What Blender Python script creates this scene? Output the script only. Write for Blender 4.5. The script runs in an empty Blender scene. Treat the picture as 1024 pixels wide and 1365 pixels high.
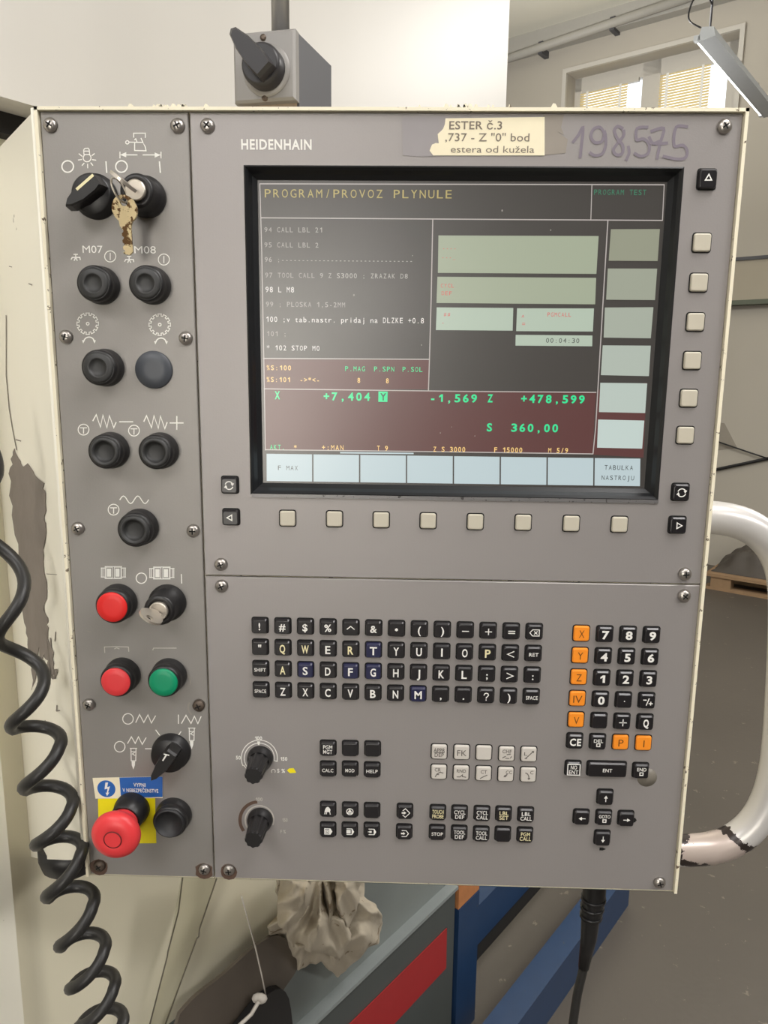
import bpy, math, random
from mathutils import Vector as V, Matrix, noise
random.seed(7)
SC = bpy.context.scene
COL = SC.collection
# ------------------------------------------------------------------ camera
F = 1000.0                                   # focal length in pixels of a 1024 x 1365 frame
R0 = V((0.99954627, 0.02797412, 0.01116697)) # right
R1 = V((0.0160583, -0.18125592, -0.98330485))# down
R2 = V((-0.02548301, 0.98303802, -0.18162289))# forward
TOP = 1.736                                  # height of the console's upper edge
CAM = V((0.27112, -0.58692, TOP - 0.18586))
cd = bpy.data.cameras.new('camera'); cam = bpy.data.objects.new('camera', cd); COL.objects.link(cam)
cd.sensor_fit = 'HORIZONTAL'; cd.sensor_width = 36.0; cd.lens = 36.0 * F / 1024; cd.clip_start = 0.01; cd.clip_end = 100
m = Matrix.Identity(4)
for i in range(3):
    m[i][0] = R0[i]; m[i][1] = -R1[i]; m[i][2] = -R2[i]; m[i][3] = CAM[i]
cam.matrix_world = m
SC.camera = cam
SC.view_settings.view_transform = 'Standard'; SC.view_settings.look = 'None'
SC.view_settings.gamma = 1; SC.view_settings.use_curve_mapping = False
SC.view_settings.exposure = 0.0
# ------------------------------------------------------------------ daylight outside, lamps and added fill lights inside
w = bpy.data.worlds.new('world'); SC.world = w; w.use_nodes = True
w.node_tree.nodes['Background'].inputs[0].default_value = (0.90, 0.96, 1.0, 1)
w.node_tree.nodes['Background'].inputs[1].default_value = 1.7
A = V((0.60, 0.80, 0)); B = V((-0.80, 0.60, 0)); FOOT = V((CAM.x, CAM.y, 0)); UP = V((0, 0, 1))
def room(a, b, z=0): return FOOT + A * a + B * b + UP * z
def area(name, loc, target, sx, sy, power, col):
    l = bpy.data.lights.new(name, 'AREA'); l.shape = 'RECTANGLE'; l.size = sx; l.size_y = sy
    l.energy = power; l.color = col
    o = bpy.data.objects.new(name, l); COL.objects.link(o); o.location = loc
    o.rotation_euler = (V(target) - V(loc)).to_track_quat('-Z', 'Y').to_euler()
    return o
area('lamp_over_console', (0.92, -0.50, 2.85), (0.5, -0.15, 1.2), 1.2, 0.22, 20, (1.0, 0.975, 0.96))
area('lamp_over_aisle', room(0.6, -2.6, 3.1), room(0.8, -2.4, 0), 1.4, 0.3, 52, (1.0, 0.98, 0.95))
area('fill_on_hall_wall', room(3.6, 2.6, 3.0), room(5.6, 2.6, 2.5), 1.6, 0.6, 11, (1.0, 0.975, 0.93))  # unseen light added and aimed at the far wall to brighten it
area('fill_on_hall_ceiling', room(3.4, 2.4, 2.75), room(3.4, 2.4, 4), 1.6, 0.4, 135, (1.0, 0.975, 0.93))  # unseen uplight added to brighten the ceiling
area('fill_on_hall_floor', room(3.4, -0.9, 3.1), room(3.7, -0.7, 0), 1.4, 0.3, 100, (1.0, 0.97, 0.92))  # unseen downlight added to brighten the floor and lower far wall
area('fill_on_left', (-0.75, -1.75, 3.0), (-0.2, 0.3, 1.0), 1.4, 0.3, 18, (1.0, 0.98, 0.96))  # unseen light added to brighten the cowl and machine from the left
area('lamp_over_rear', room(-2.5, -1.0, 3.2), room(-2.2, -1.0, 0), 1.4, 0.6, 20, (1.0, 0.98, 0.96))

# ------------------------------------------------------------------ helpers
def ray(px, py): return (R0 * ((px - 512) / F) + R1 * ((py - 682.5) / F) + R2).normalized()
def hit(px, py, p0, n):
    d = ray(px, py); return CAM + d * ((p0 - CAM).dot(n) / d.dot(n))
def pp(px, py, d=0.0):                      # a measured point on the console's face, d in front of it
    return hit(px, py, V((0, -d, 0)), V((0, 1, 0)))
def lin(c): c /= 255.0; return c / 12.92 if c <= .04045 else ((c + .055) / 1.055) ** 2.4
def rgb(c): return (lin(c[0]), lin(c[1]), lin(c[2]), 1)
class MB:
    def __init__(s): s.v = []; s.f = []; s.mi = []; s.cur = 0; s.sm = []
    def add(s, vs, fs, smooth=False):
        o = len(s.v); s.v += [V(p) for p in vs]
        for f in fs: s.f.append([o + i for i in f]); s.mi.append(s.cur); s.sm.append(smooth)
        return s
    def hexa(s, p):                          # 8 corners: bottom 4 then top 4
        return s.add(p, [(3,2,1,0),(4,5,6,7),(0,1,5,4),(1,2,6,5),(2,3,7,6),(3,0,4,7)])
    def box(s, a, b):
        x0,y0,z0 = a; x1,y1,z1 = b
        return s.hexa([(x0,y0,z0),(x1,y0,z0),(x1,y1,z0),(x0,y1,z0),(x0,y0,z1),(x1,y0,z1),(x1,y1,z1),(x0,y1,z1)])
    def obox(s, o, ex, ey, ez):              # box from a corner and three edge vectors
        o = V(o); return s.hexa([o, o+ex, o+ex+ey, o+ey, o+ez, o+ex+ez, o+ex+ey+ez, o+ey+ez])
    def loops(s, L, cap0=True, cap1=True, closed=True, smooth=False):
        n = len(L[0]); o = len(s.v)
        for l in L: s.v += [V(p) for p in l]
        for k in range(len(L) - 1):
            for i in range(n if closed else n - 1):
                j = (i + 1) % n
                s.f.append([o+k*n+i, o+k*n+j, o+(k+1)*n+j, o+(k+1)*n+i]); s.mi.append(s.cur); s.sm.append(smooth)
        if cap0: s.f.append([o + i for i in range(n)][::-1]); s.mi.append(s.cur); s.sm.append(False)
        if cap1: s.f.append([o + (len(L)-1)*n + i for i in range(n)]); s.mi.append(s.cur); s.sm.append(False)
        return s
    def lathe(s, x, z, prof, n=36, y0=0.0, cap0=False, cap1=True, smooth=True, knurl=0):   # prof: (radius, outwards)
        L = []
        for r, d in prof:
            L.append([(x + (r*(1-(knurl if i % 4 < 2 else 0)))*math.cos(2*math.pi*i/n), y0 - d, z + (r*(1-(knurl if i % 4 < 2 else 0)))*math.sin(2*math.pi*i/n)) for i in range(n)])
        return s.loops(L, cap0, cap1, True, smooth)
    def tube(s, pts, r, n=10, caps=True):
        pts = [V(p) for p in pts]; rr = r if isinstance(r, (list, tuple)) else [r]*len(pts)
        L = []; up = None
        for i, p in enumerate(pts):
            t = (pts[min(i+1, len(pts)-1)] - pts[max(i-1, 0)]).normalized()
            if up is None: up = t.orthogonal().normalized()
            up = (up - t * up.dot(t)).normalized(); q = t.cross(up)
            L.append([p + (up*math.cos(2*math.pi*k/n) + q*math.sin(2*math.pi*k/n))*rr[i] for k in range(n)])
        return s.loops(L, caps, caps, True, True)
    def poly(s, pts): return s.add(pts, [list(range(len(pts)))])
    def prism(s, pts, ext):
        return s.loops([[V(p) for p in pts], [V(p) + ext for p in pts]])
    def ribbon(s, pts, wd, y, closed=False): # flat mitred stroke on the console face; pts are (x, z)
        P = []
        for p in pts:
            p = V((p[0], p[1]))
            if not P or (p - P[-1]).length > 1e-6: P.append(p)
        if (P[0]-P[-1]).length < 1e-6 and len(P) > 3: P.pop(); closed = True
        if len(P) < 2: return s
        s.rib = getattr(s, 'rib', 0) + 1; y -= .000012*(s.rib % 8); h = wd/2; n = len(P); L = []; Rr = []
        for i in range(n):
            d0 = (P[i]-P[i-1]).normalized() if (i or closed) else None; d1 = (P[(i+1) % n]-P[i]).normalized() if (i < n-1 or closed) else None
            if d0 is None: t = d1; nn = V((-t.y, t.x)); k = 1; e = -t*h*.5
            elif d1 is None: t = d0; nn = V((-t.y, t.x)); k = 1; e = t*h*.5
            else:
                t = d0 + d1; t = t.normalized() if t.length > .05 else d1; nn = V((-t.y, t.x)); k = min(2.2, 1/max(.3, nn.dot(V((-d1.y, d1.x))))); e = V((0, 0))
            L.append(P[i]+e+nn*h*k); Rr.append(P[i]+e-nn*h*k)
        vs = [(p.x, y - .000006*i, p.y) for i, p in enumerate(Rr)] + [(p.x, y - .000006*i, p.y) for i, p in enumerate(L)]
        s.add(vs, [(i, (i+1) % n, n+(i+1) % n, n+i) for i in range(n if closed else n-1)])
        return s
    def build(s, name, mats, parent=None, loc=None):
        me = bpy.data.meshes.new(name)
        if loc is None:
            n = len(s.v); xs=[p.x for p in s.v]; ys=[p.y for p in s.v]; zs=[p.z for p in s.v]
            loc = V(((min(xs)+max(xs))/2, (min(ys)+max(ys))/2, (min(zs)+max(zs))/2))
        loc = V(loc)
        me.from_pydata([tuple(p - loc) for p in s.v], [], s.f)
        if not isinstance(mats, (list, tuple)): mats = [mats]
        for q in mats: me.materials.append(q)
        me.polygons.foreach_set('material_index', s.mi); me.polygons.foreach_set('use_smooth', s.sm)
        me.update()
        return link(name, me, parent, loc)
WL = {}
def link(name, me, parent, loc):
    o = bpy.data.objects.new(name, me); COL.objects.link(o); WL[o.name] = V(loc)
    if parent: o.parent = parent; o.location = V(loc) - WL[parent.name]
    else: o.location = V(loc)
    return o
def thing(name, label, cat, loc, group=None):
    o = link(name, None, None, loc); o.empty_display_size = 0.02; return tag(o, label, cat, group)
def tag(o, label, cat, group=None):
    o['label'] = label; o['category'] = cat
    if group: o['group'] = group
    return o
def struct(o): o['kind'] = 'structure'; return o
def lab(o, t): o['label'] = t; return o

def mat(name, c, rough=0.5, metal=0.0, var=0.06, scale=40, bump=0.0, bscale=None, spots=None, spot_scale=60, spot_lv=0.62, spec=0.5, coat=0.0, trans=0.0):
    q = bpy.data.materials.new(name); q.use_nodes = True; nt = q.node_tree; N = nt.nodes; Lk = nt.links
    b = N['Principled BSDF']; b.inputs['Roughness'].default_value = rough; b.inputs['Metallic'].default_value = metal
    b.inputs['Specular IOR Level'].default_value = spec; b.inputs['Coat Weight'].default_value = coat
    tc = N.new('ShaderNodeTexCoord'); nz = N.new('ShaderNodeTexNoise'); nz.inputs['Scale'].default_value = scale; nz.inputs['Detail'].default_value = 5
    Lk.new(tc.outputs['Object'], nz.inputs['Vector'])
    mx = N.new('ShaderNodeMix'); mx.data_type = 'RGBA'; Lk.new(nz.outputs['Fac'], mx.inputs['Factor'])
    C = rgb(c); mx.inputs['A'].default_value = tuple(x*(1-var) for x in C[:3]) + (1,); mx.inputs['B'].default_value = tuple(min(1, x*(1+var)) for x in C[:3]) + (1,)
    out = mx.outputs['Result']
    if spots:
        n2 = N.new('ShaderNodeTexNoise'); n2.inputs['Scale'].default_value = spot_scale; n2.inputs['Detail'].default_value = 4; n2.inputs['Roughness'].default_value = .65
        Lk.new(tc.outputs['Object'], n2.inputs['Vector'])
        rp = N.new('ShaderNodeValToRGB'); rp.color_ramp.elements[0].position = spot_lv; rp.color_ramp.elements[1].position = spot_lv + .03
        Lk.new(n2.outputs['Fac'], rp.inputs['Fac'])
        m2 = N.new('ShaderNodeMix'); m2.data_type = 'RGBA'; Lk.new(rp.outputs['Color'], m2.inputs['Factor']); Lk.new(out, m2.inputs['A']); m2.inputs['B'].default_value = rgb(spots)
        out = m2.outputs['Result']
    Lk.new(out, b.inputs['Base Color'])
    if bump:
        n3 = N.new('ShaderNodeTexNoise'); n3.inputs['Scale'].default_value = bscale or scale*6; n3.inputs['Detail'].default_value = 3
        Lk.new(tc.outputs['Object'], n3.inputs['Vector'])
        bp = N.new('ShaderNodeBump'); bp.inputs['Strength'].default_value = bump; bp.inputs['Distance'].default_value = 0.002
        Lk.new(n3.outputs['Fac'], bp.inputs['Height']); Lk.new(bp.outputs['Normal'], b.inputs['Normal'])
    return q
def glow(name, c, strength, base=(10, 10, 10), rough=0.28, spec=0.9):
    q = mat(name, base, rough, var=.1, spec=spec); b = q.node_tree.nodes['Principled BSDF']
    b.inputs['Emission Color'].default_value = rgb(c); b.inputs['Emission Strength'].default_value = strength
    return q
def clear(name, tint=(1, 1, 1), rough=0.05, ior=1.45, gain=1.0):
    q = bpy.data.materials.new(name); q.use_nodes = True; nt = q.node_tree; N = nt.nodes
    for n in list(N): N.remove(n)
    o = N.new('ShaderNodeOutputMaterial'); mx = N.new('ShaderNodeMixShader'); t = N.new('ShaderNodeBsdfTransparent'); g = N.new('ShaderNodeBsdfGlossy'); fr = N.new('ShaderNodeLayerWeight')
    t.inputs[0].default_value = tint + (1,); g.inputs['Roughness'].default_value = rough; fr.inputs[0].default_value = .12
    nt.links.new(fr.outputs['Fresnel'], mx.inputs[0]); nt.links.new(t.outputs[0], mx.inputs[1]); nt.links.new(g.outputs[0], mx.inputs[2]); nt.links.new(mx.outputs[0], o.inputs[0])
    return q

def split_build(q, name, mt, parent, gap=.0016):   # marks that stand apart on the plate become parts of their own
    bb = []
    for f in q.f:
        xs = [q.v[i].x for i in f]; zs = [q.v[i].z for i in f]; bb.append((min(xs)-gap/2, max(xs)+gap/2, min(zs)-gap/2, max(zs)+gap/2))
    par = list(range(len(bb)))
    def find(i):
        while par[i] != i: par[i] = par[par[i]]; i = par[i]
        return i
    for i in range(len(bb)):
        a = bb[i]
        for j in range(i):
            b = bb[j]
            if a[0] < b[1] and b[0] < a[1] and a[2] < b[3] and b[2] < a[3]: par[find(i)] = find(j)
    grp = {}
    for i in range(len(bb)): grp.setdefault(find(i), []).append(i)
    out = []
    for ids in grp.values():
        m_ = MB()
        for i in ids: m_.add([q.v[k] for k in q.f[i]], [list(range(len(q.f[i])))])
        out.append(m_.build(name, mt, parent))
    return out
# glyphs of the built-in font, cached as flat meshes
GL = {}
def glyph(ch, bold):
    k = (ch, bold)
    if k in GL: return GL[k]
    def mesh_of(t):
        cu = bpy.data.curves.new('t', 'FONT'); cu.body = t; cu.size = 1; cu.resolution_u = 3; cu.offset = bold
        ob = bpy.data.objects.new('t', cu); me = bpy.data.meshes.new_from_object(ob)
        vs = [(p.co.x, p.co.y) for p in me.vertices]; fs = [list(p.vertices) for p in me.polygons]
        bpy.data.objects.remove(ob); bpy.data.curves.remove(cu); bpy.data.meshes.remove(me); return vs, fs
    if ch == '1':
        c_ = .70 if 'cap' in GL else .7; c_ = GL.get('cap', .7); t_ = .11 + bold*2
        GL[k] = ([(.24,0),(.24+t_,0),(.24+t_,c_),(.24,c_),(.06,c_-.16),(.06,c_-.16-t_*.9),(.24,c_-t_*1.2)], [[0,1,2,3,6],[3,4,5,6]], .46); return GL[k]
    def wd(t): vs, _ = mesh_of(t); return max(v[0] for v in vs) - min(v[0] for v in vs)
    if 'base' not in GL:
        GL['base'] = wd('HH'); vs, _ = mesh_of('H'); GL['cap'] = max(v[1] for v in vs)
    adv = wd('H' + ch + 'H') - GL['base']
    vs, fs = ([], []) if ch == ' ' else mesh_of(ch)
    GL[k] = (vs, fs, adv); return GL[k]
def text(mb, s, x, z, h, y, bold=0.0, width=None, align='C', mono=None, sx=1.0, track=0.0):
    if 'cap' not in GL: glyph('H', 0.0)
    """cap height h (m), z is the middle of the capitals, x centre / left"""
    glyph('H', 0.0); k = h / GL['cap']
    if mono:                                  # fixed pitch: every character stretched towards the pitch
        cx = x
        for ch in s:
            vs, fs, adv = glyph(ch, 0.0 if ch in 'MWN' else bold)
            if vs:
                x0 = min(v[0] for v in vs); x1 = max(v[0] for v in vs); wch = (x1-x0)*k
                q = 0.70*mono/wch if ch.isalnum() and ch not in '1IijltJ' else min(1.0, .7*mono/wch)
                mb.add([(cx + mono*.5 + (v[0]-(x0+x1)/2)*k*q, y, z - h/2 + v[1]*k) for v in vs], fs)
            cx += mono
        return
    pos = []; cx = 0
    for ch in s:
        vs, fs, adv = glyph(ch, bold); pos.append((cx, vs, fs)); cx += adv + track
    allx = [c + v[0] for c, vs, fs in pos for v in vs]; x0 = min(allx); x1 = max(allx)
    kx = (width / (x1 - x0)) if width else k * sx
    ox = x - (x0 + x1)/2*kx if align == 'C' else x - x0*kx
    for c, vs, fs in pos:
        if vs: mb.add([(ox + (c + v[0])*kx, y, z - h/2 + v[1]*k) for v in vs], fs)
def ptext(mb, s, px0, px1, py, hpx, y, bold=0.0, mono=False):
    a = pp(px0, py, -y); b = pp(px1, py, -y); t = pp(px0, py - hpx/2, -y); u = pp(px0, py + hpx/2, -y)
    h = t.z - u.z; z = (a.z + b.z)/2
    if mono: text(mb, s, a.x, z, h, y, bold, mono=(b.x - a.x)/len(s))
    else: text(mb, s, (a.x+b.x)/2, z, h, y, bold, width=b.x - a.x)
def strokes(mb, lists, wpx, y):
    for l in lists:
        P = [pp(a, b, -y) for a, b in l]; mb.ribbon([(p.x, p.z) for p in P], wpx*.00058, y)
def circ(cx, cy, r, a0=0, a1=360, n=24): return [(cx + r*math.cos(math.radians(a0+(a1-a0)*i/n)), cy - r*math.sin(math.radians(a0+(a1-a0)*i/n))) for i in range(n+1)]

def smooth_path(P, n=5):
    o = []
    for i in range(len(P)-1):
        a, b, c, d = P[max(i-1,0)], P[i], P[i+1], P[min(i+2, len(P)-1)]
        for k in range(n):
            t = k/n; o.append(.5*((2*b)+(c-a)*t+(2*a-5*b+4*c-d)*t*t+(3*b-a-3*c+d)*t**3))
    return o + [P[-1]]

# ------------------------------------------------------------------ materials
M = {}
M['plate'] = mat('grey_plate_paint', (153,148,146), .42, .25, var=.05, scale=9, bump=.05, bscale=900)
M['strip'] = mat('strip_paint', (143,139,135), .42, .25, var=.06, scale=12, bump=.05, bscale=900)
M['ivory'] = mat('ivory_paint_chipped', (238,230,205), .5, var=.04, spots=(96,80,58), spot_scale=170, spot_lv=.635)
M['ivory2'] = mat('ivory_cowl_paint', (242,238,224), .42, var=.03, scale=6, spots=(120,112,98), spot_scale=34, spot_lv=.72)
M['scrape'] = mat('scraped_primer', (128,119,112), .7, var=.22, scale=30, bump=.2, bscale=120)
M['black'] = mat('black_plastic', (30,29,30), .38, var=.15)
M['blackm'] = mat('black_matt_plastic', (38,38,40), .5, var=.12)
M['keyblack'] = mat('key_black', (33,31,33), .28, var=.1)
M['keyblue'] = mat('key_dark_blue', (30,32,66), .35, var=.1)
M['keyorange'] = mat('key_orange', (250,148,40), .4, var=.03)
M['keybeige'] = mat('key_beige', (196,189,172), .42, var=.03)
M['keywhite'] = mat('key_white', (206,200,192), .42, var=.03)
M['keygap'] = mat('key_gap', (16,15,14), .8)
M['white'] = mat('white_print', (238,236,230), .6, var=.02)
M['worn'] = mat('worn_white_print', (196,190,182), .6, var=.2, scale=200)
M['cream'] = mat('cream_print', (236,226,180), .5, var=.02)
M['darkprint'] = mat('dark_print', (70,64,60), .6, var=.05)
M['brown'] = mat('brown_print', (110,62,12), .6, var=.05)
M['red'] = mat('red_plastic', (222,40,38), .4, var=.03)
M['coral'] = mat('faded_red_plastic', (226,62,66), .38, var=.04)
M['green'] = mat('green_plastic', (0,140,98), .4, var=.04)
M['cap'] = mat('blank_cap_plastic', (70,73,79), .42, var=.05)
M['steel'] = mat('screw_steel', (178,172,166), .32, .85, var=.12, scale=300)
M['dirty'] = mat('dirty_screw', (96,84,74), .5, .5, var=.4, scale=300)
M['chrome'] = mat('lock_nickel', (200,192,180), .34, .7, var=.05)
M['brass'] = mat('worn_brass', (226,206,162), .35, .45, var=.2, scale=90, spots=(104,74,40), spot_scale=190, spot_lv=.52)
M['yellow'] = mat('yellow_sticker', (244,226,10), .5, var=.03)
M['blue'] = mat('blue_sticker', (38,98,178), .5, var=.03)
M['paper'] = mat('old_paper', (240,230,200), .7, var=.05, scale=60)
M['tape'] = mat('old_tape', (150,145,146), .35, var=.08, scale=60)
M['tape2'] = mat('glue_residue', (146,138,128), .5, var=.1, scale=60)
M['ink'] = mat('marker_ink', (122,113,124), .6, var=.1, scale=200)
M['seam'] = mat('dark_seam', (58,48,38), .8, var=.3, scale=200)
M['rustring'] = mat('worn_ring', (92,70,58), .6, var=.3, scale=200)
M['handle'] = mat('silver_handle_paint', (200,198,196), .33, .3, var=.03)
M['cable'] = mat('black_cable_rubber', (40,39,38), .42, var=.15, scale=60)
M['doorpaint'] = mat('machine_ivory_paint', (203,199,191), .38, var=.03, scale=2.5)
M['beige'] = mat('machine_beige_paint', (232,226,204), .34, var=.04, scale=2.5)
M['bluegrey'] = mat('machine_bluegrey', (120,126,124), .4, var=.08, scale=14, bump=.1)
M['darkgrey'] = mat('machine_darkgrey', (74,78,76), .5, var=.08, scale=14)
M['redstripe'] = mat('red_stripe', (160,40,40), .5, var=.06)
M['bluepaint'] = mat('blue_steel_paint', (30,56,90), .42, var=.14, scale=22, spots=(60,66,80), spot_scale=60, spot_lv=.68)
M['dark'] = mat('dark_void', (26,23,21), .8, var=.2)
M['rag'] = mat('dirty_rag_cloth', (184,174,156), .95, var=.14, scale=26, bump=.5, bscale=500, spots=(132,116,96), spot_scale=20, spot_lv=.62)
M['wallp'] = mat('wall_plaster', (180,174,163), .85, var=.04, scale=1.3, bump=.1, bscale=90)
M['wallr'] = mat('workshop_wall_grey', (124,124,124), .85, var=.04, scale=1.3)
M['ceilp'] = mat('ceiling_plaster', (222,219,206), .9, var=.04, scale=1.3)
M['trimp'] = mat('grey_trim_paint', (168,165,158), .6, var=.04)
M['frame'] = mat('window_frame_white', (196,192,184), .5, var=.03)
M['duct'] = mat('wall_band_paint', (168,160,144), .8, var=.05, scale=3)
M['wood'] = mat('pallet_wood', (150,122,92), .8, var=.2, scale=20, bump=.2)
M['tarp'] = mat('dark_tarp', (74,68,62), .6, var=.25, scale=10, bump=.2)
M['lampbody'] = mat('lamp_body_grey', (188,192,196), .45, var=.04)
M['greybox'] = mat('switch_box_grey', (140,137,134), .42, .15, var=.04, scale=30)
M['greyside'] = mat('switch_box_side', (76,76,80), .55, var=.05, scale=30)

# concrete floor with stains
M['floor'] = mat('workshop_floor', (84,78,71), .5, var=.22, scale=1.6, bump=.25, bscale=60, spots=(118,110,98), spot_scale=22, spot_lv=.66)

# ------------------------------------------------------------------ the room
W0 = hit(980, 758, V((0, 0, 0)), UP); aW = (W0 - FOOT).dot(A)
NW = -A; WP = FOOT + A * aW
def wpx(px, py, off=0): return hit(px, py, WP + NW*off, A)
def bcoord(p): return (p - FOOT).dot(B)
CEIL = wpx(700, 52).z
aR, bL, bR = -5.0, 4.2, -7.0
m_ = MB().obox(room(aR-.2, bR-.2, -.1), A*(aW-aR+.4), B*(bL-bR+.4), UP*.1); struct(m_.build('floor', M['floor']))
m_ = MB().obox(room(aR-.2, bR-.2, CEIL), A*(aW-aR+.4), B*(bL-bR+.4), UP*.15); struct(m_.build('ceiling', M['ceilp']))
# far wall with the window opening
wl = bcoord(wpx(757, 100)); wr = bcoord(wpx(988, 42)); zt = (wpx(757, 97).z + wpx(987, 42).z)/2; zb = zt - 1.5
wallb = MB()
for (b0, b1, z0, z1) in ((bR-.2, wr, 0, CEIL), (wl, bL+.2, 0, CEIL), (wr, wl, 0, zb), (wr, wl, zt, CEIL)):
    wallb.obox(room(aW, b0, z0), A*.35, B*(b1-b0), UP*(z1-z0))
wall_back = struct(wallb.build('wall_back', M['wallp']))
struct(MB().obox(room(aR-.2, bR-.2, 0), A*.2, B*(bL-bR+.4), UP*CEIL).build('wall_rear', M['wallr']))
struct(MB().obox(room(aR, bL, 0), A*(aW-aR), B*.2, UP*CEIL).build('wall_left', M['wallr']))
struct(MB().obox(room(aR, bR-.2, 0), A*(aW-aR), B*.2, UP*CEIL).build('wall_right', M['wallr']))
# window: casing, two sashes, blinds
win = link('window_1', None, None, room(aW, (wl+wr)/2, zb)); struct(win)
cas = MB(); t = .035
for (b0, b1, z0, z1) in ((wr-t, wl+t, zt, zt+t), (wr-t, wl+t, zb-t, zb), (wl, wl+t, zb, zt), (wr-t, wr, zb, zt)):
    cas.obox(room(aW-.03, b0, z0), A*.03, B*(b1-b0), UP*(z1-z0))
cas.build('window_casing', M['frame'], win)
rv = .16
fr = MB(); glass_r = []
S = []
def wb(px, py): p = wpx(px, py, -rv); return bcoord(p), p.z
sl = (wb(775, 121), wb(857, 103)); sr = (wb(881, 97), wb(972, 77))
ztop = (sl[0][1] + sl[1][1] + sr[0][1])/3
bs = [sl[0][0], sl[1][0], sr[0][0], sr[1][0]]
for (b0, b1, z0, z1) in ((wr, bs[3], zb, zt), (bs[2], bs[1], zb, zt), (bs[0], wl, zb, zt), (wr, wl, ztop, zt), (wr, wl, zb, zb+.12)):
    fr.obox(room(aW+rv, b0, z0), A*.06, B*(b1-b0), UP*(z1-z0))
fr.build('window_frame', M['frame'], win)
M['glass'] = clear('window_glass')
M['slat'] = mat('blind_slat', (226,212,176), .5, var=.03)
nt = M['slat'].node_tree; b_ = nt.nodes['Principled BSDF']; tr = nt.nodes.new('ShaderNodeBsdfTranslucent'); tr.inputs[0].default_value = rgb((246,232,190)); mx = nt.nodes.new('ShaderNodeMixShader'); mx.inputs[0].default_value = .6
nt.links.new(b_.outputs[0], mx.inputs[1]); nt.links.new(tr.outputs[0], mx.inputs[2]); nt.links.new(mx.outputs[0], nt.nodes['Material Output'].inputs[0])
for k, (b1, b0) in enumerate(((bs[0], bs[1]), (bs[2], bs[3]))):
    MB().obox(room(aW+rv+.03, b0, zb+.12), A*.006, B*(b1-b0), UP*(ztop-zb-.12)).build('window_pane', M['glass'], win)
    bl = MB().obox(room(aW+rv-.035, b0+.02, ztop-.035), A*.03, B*(b1-b0-.04), UP*.03).build('venetian_blind', M['frame'], win)
    me = None; pitch = .021; z = ztop - .05; g0, g1 = b0 + (.11 if k == 0 else .12), b1 - .012
    L0 = g1 - g0
    while z > zb + .16:
        if me is None:
            q = MB(); q.hexa([B*0, B*L0, B*L0+A*.008+UP*.0172, A*.008+UP*.0172, UP*.0012, B*L0+UP*.0012, B*L0+A*.008+UP*.0184, A*.008+UP*.0184])
            s0 = q.build('slat', M['slat'], bl, (0, 0, 0)); me = s0.data; s0.location = room(aW+rv-.04, g0, z) - WL[bl.name]
        else: link('slat', me, bl, room(aW+rv-.04, g0, z))
        z -= pitch
    for fb in (.12, .82):
        MB().obox(room(aW+rv-.045, g0 + L0*fb, zb+.13), A*.002, B*.02, UP*(ztop-zb-.16)).build('light_line', M['white'], bl)  # white strips painted for the light passing through the blind
# window far behind the photographer, mirrored dimly in the screen
rw = room(aR, -2.85, .2)
wn2 = struct(link('window_2', None, None, rw))
M['daypane'] = glow('daylit_pane', (250,244,232), 15.0, (200,200,200), .3)
fm = MB()
for (b0, b1, z0, z1) in ((-2.63, -2.55, .25, 2.5), (-1.63, -1.55, .25, 2.5), (-2.55, -1.63, .25, .33), (-2.55, -1.63, 2.42, 2.5), (-3.45, -3.40, 2.0, 2.5), (-2.90, -2.85, 2.0, 2.5), (-3.40, -2.90, 2.0, 2.05), (-3.40, -2.90, 2.45, 2.5)):
    fm.obox(room(aR, b0, z0), A*.07, B*(b1-b0), UP*(z1-z0))
fm.build('window_frame', M['frame'], wn2)
for b0, b1, z0, z1 in ((-2.55, -1.63, .33, 2.42), (-3.40, -2.90, 2.05, 2.45)):
    MB().obox(room(aR+.02, b0, z0), A*.01, B*(b1-b0), UP*(z1-z0)).build('window_pane', M['daypane'] if z0 < 1 else glow('glare_pane', (250,246,240), 40.0, (200,200,200), .3), wn2)  # small upper pane added for the bright blob mirrored in the screen
# cornice band and pipe under the ceiling
struct(MB().obox(room(aW-.10, bR, CEIL-.16), A*.10, B*(bL-bR), UP*.16).build('trim_1', M['trimp']))
p0 = wpx(560, 118, .13); p1 = wpx(925, -6, .13)
pipe = thing('wall_pipe', 'thin grey pipe running along the far wall under the ceiling', 'pipe', (p0+p1)/2)
dirp = (p1-p0)
MB().tube([p0, p1], .035, 10).build('pipe', M['trimp'], pipe)
for f_ in (.25, .5, .75): q = p0 + dirp*f_; MB().obox(q - B*.02 - UP*.05, A*.13, B*.04, UP*.10).build('pipe_clip', M['greyside'], pipe)
# wide band (cable duct) on the wall to the right of the console
zd1 = wpx(1000, 342, .06).z; zd0 = wpx(1000, 406, .06).z; bd = bcoord(wpx(860, 380))
duct = thing('cable_duct', 'long flat beige duct band across the far wall, right of console', 'duct', room(aW-.03, -3, zd0))
MB().obox(room(aW-.06, bR, zd0+.035), A*.06, B*(bd-bR), UP*(zd1-zd0-.06)).build('duct_body', M['duct'], duct)
MB().obox(room(aW-.075, bR, zd1-.025), A*.075, B*(bd-bR), UP*.025).build('upper_shadow_line', M['greyside'], duct)  # dark strip painted for the thin gap shadow along the duct's upper edge
MB().obox(room(aW-.09, bR, zd0), A*.09, B*(bd-bR), UP*.035).build('lower_rail', mat('dull_green_rail', (92,98,84), .6), duct)
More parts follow.
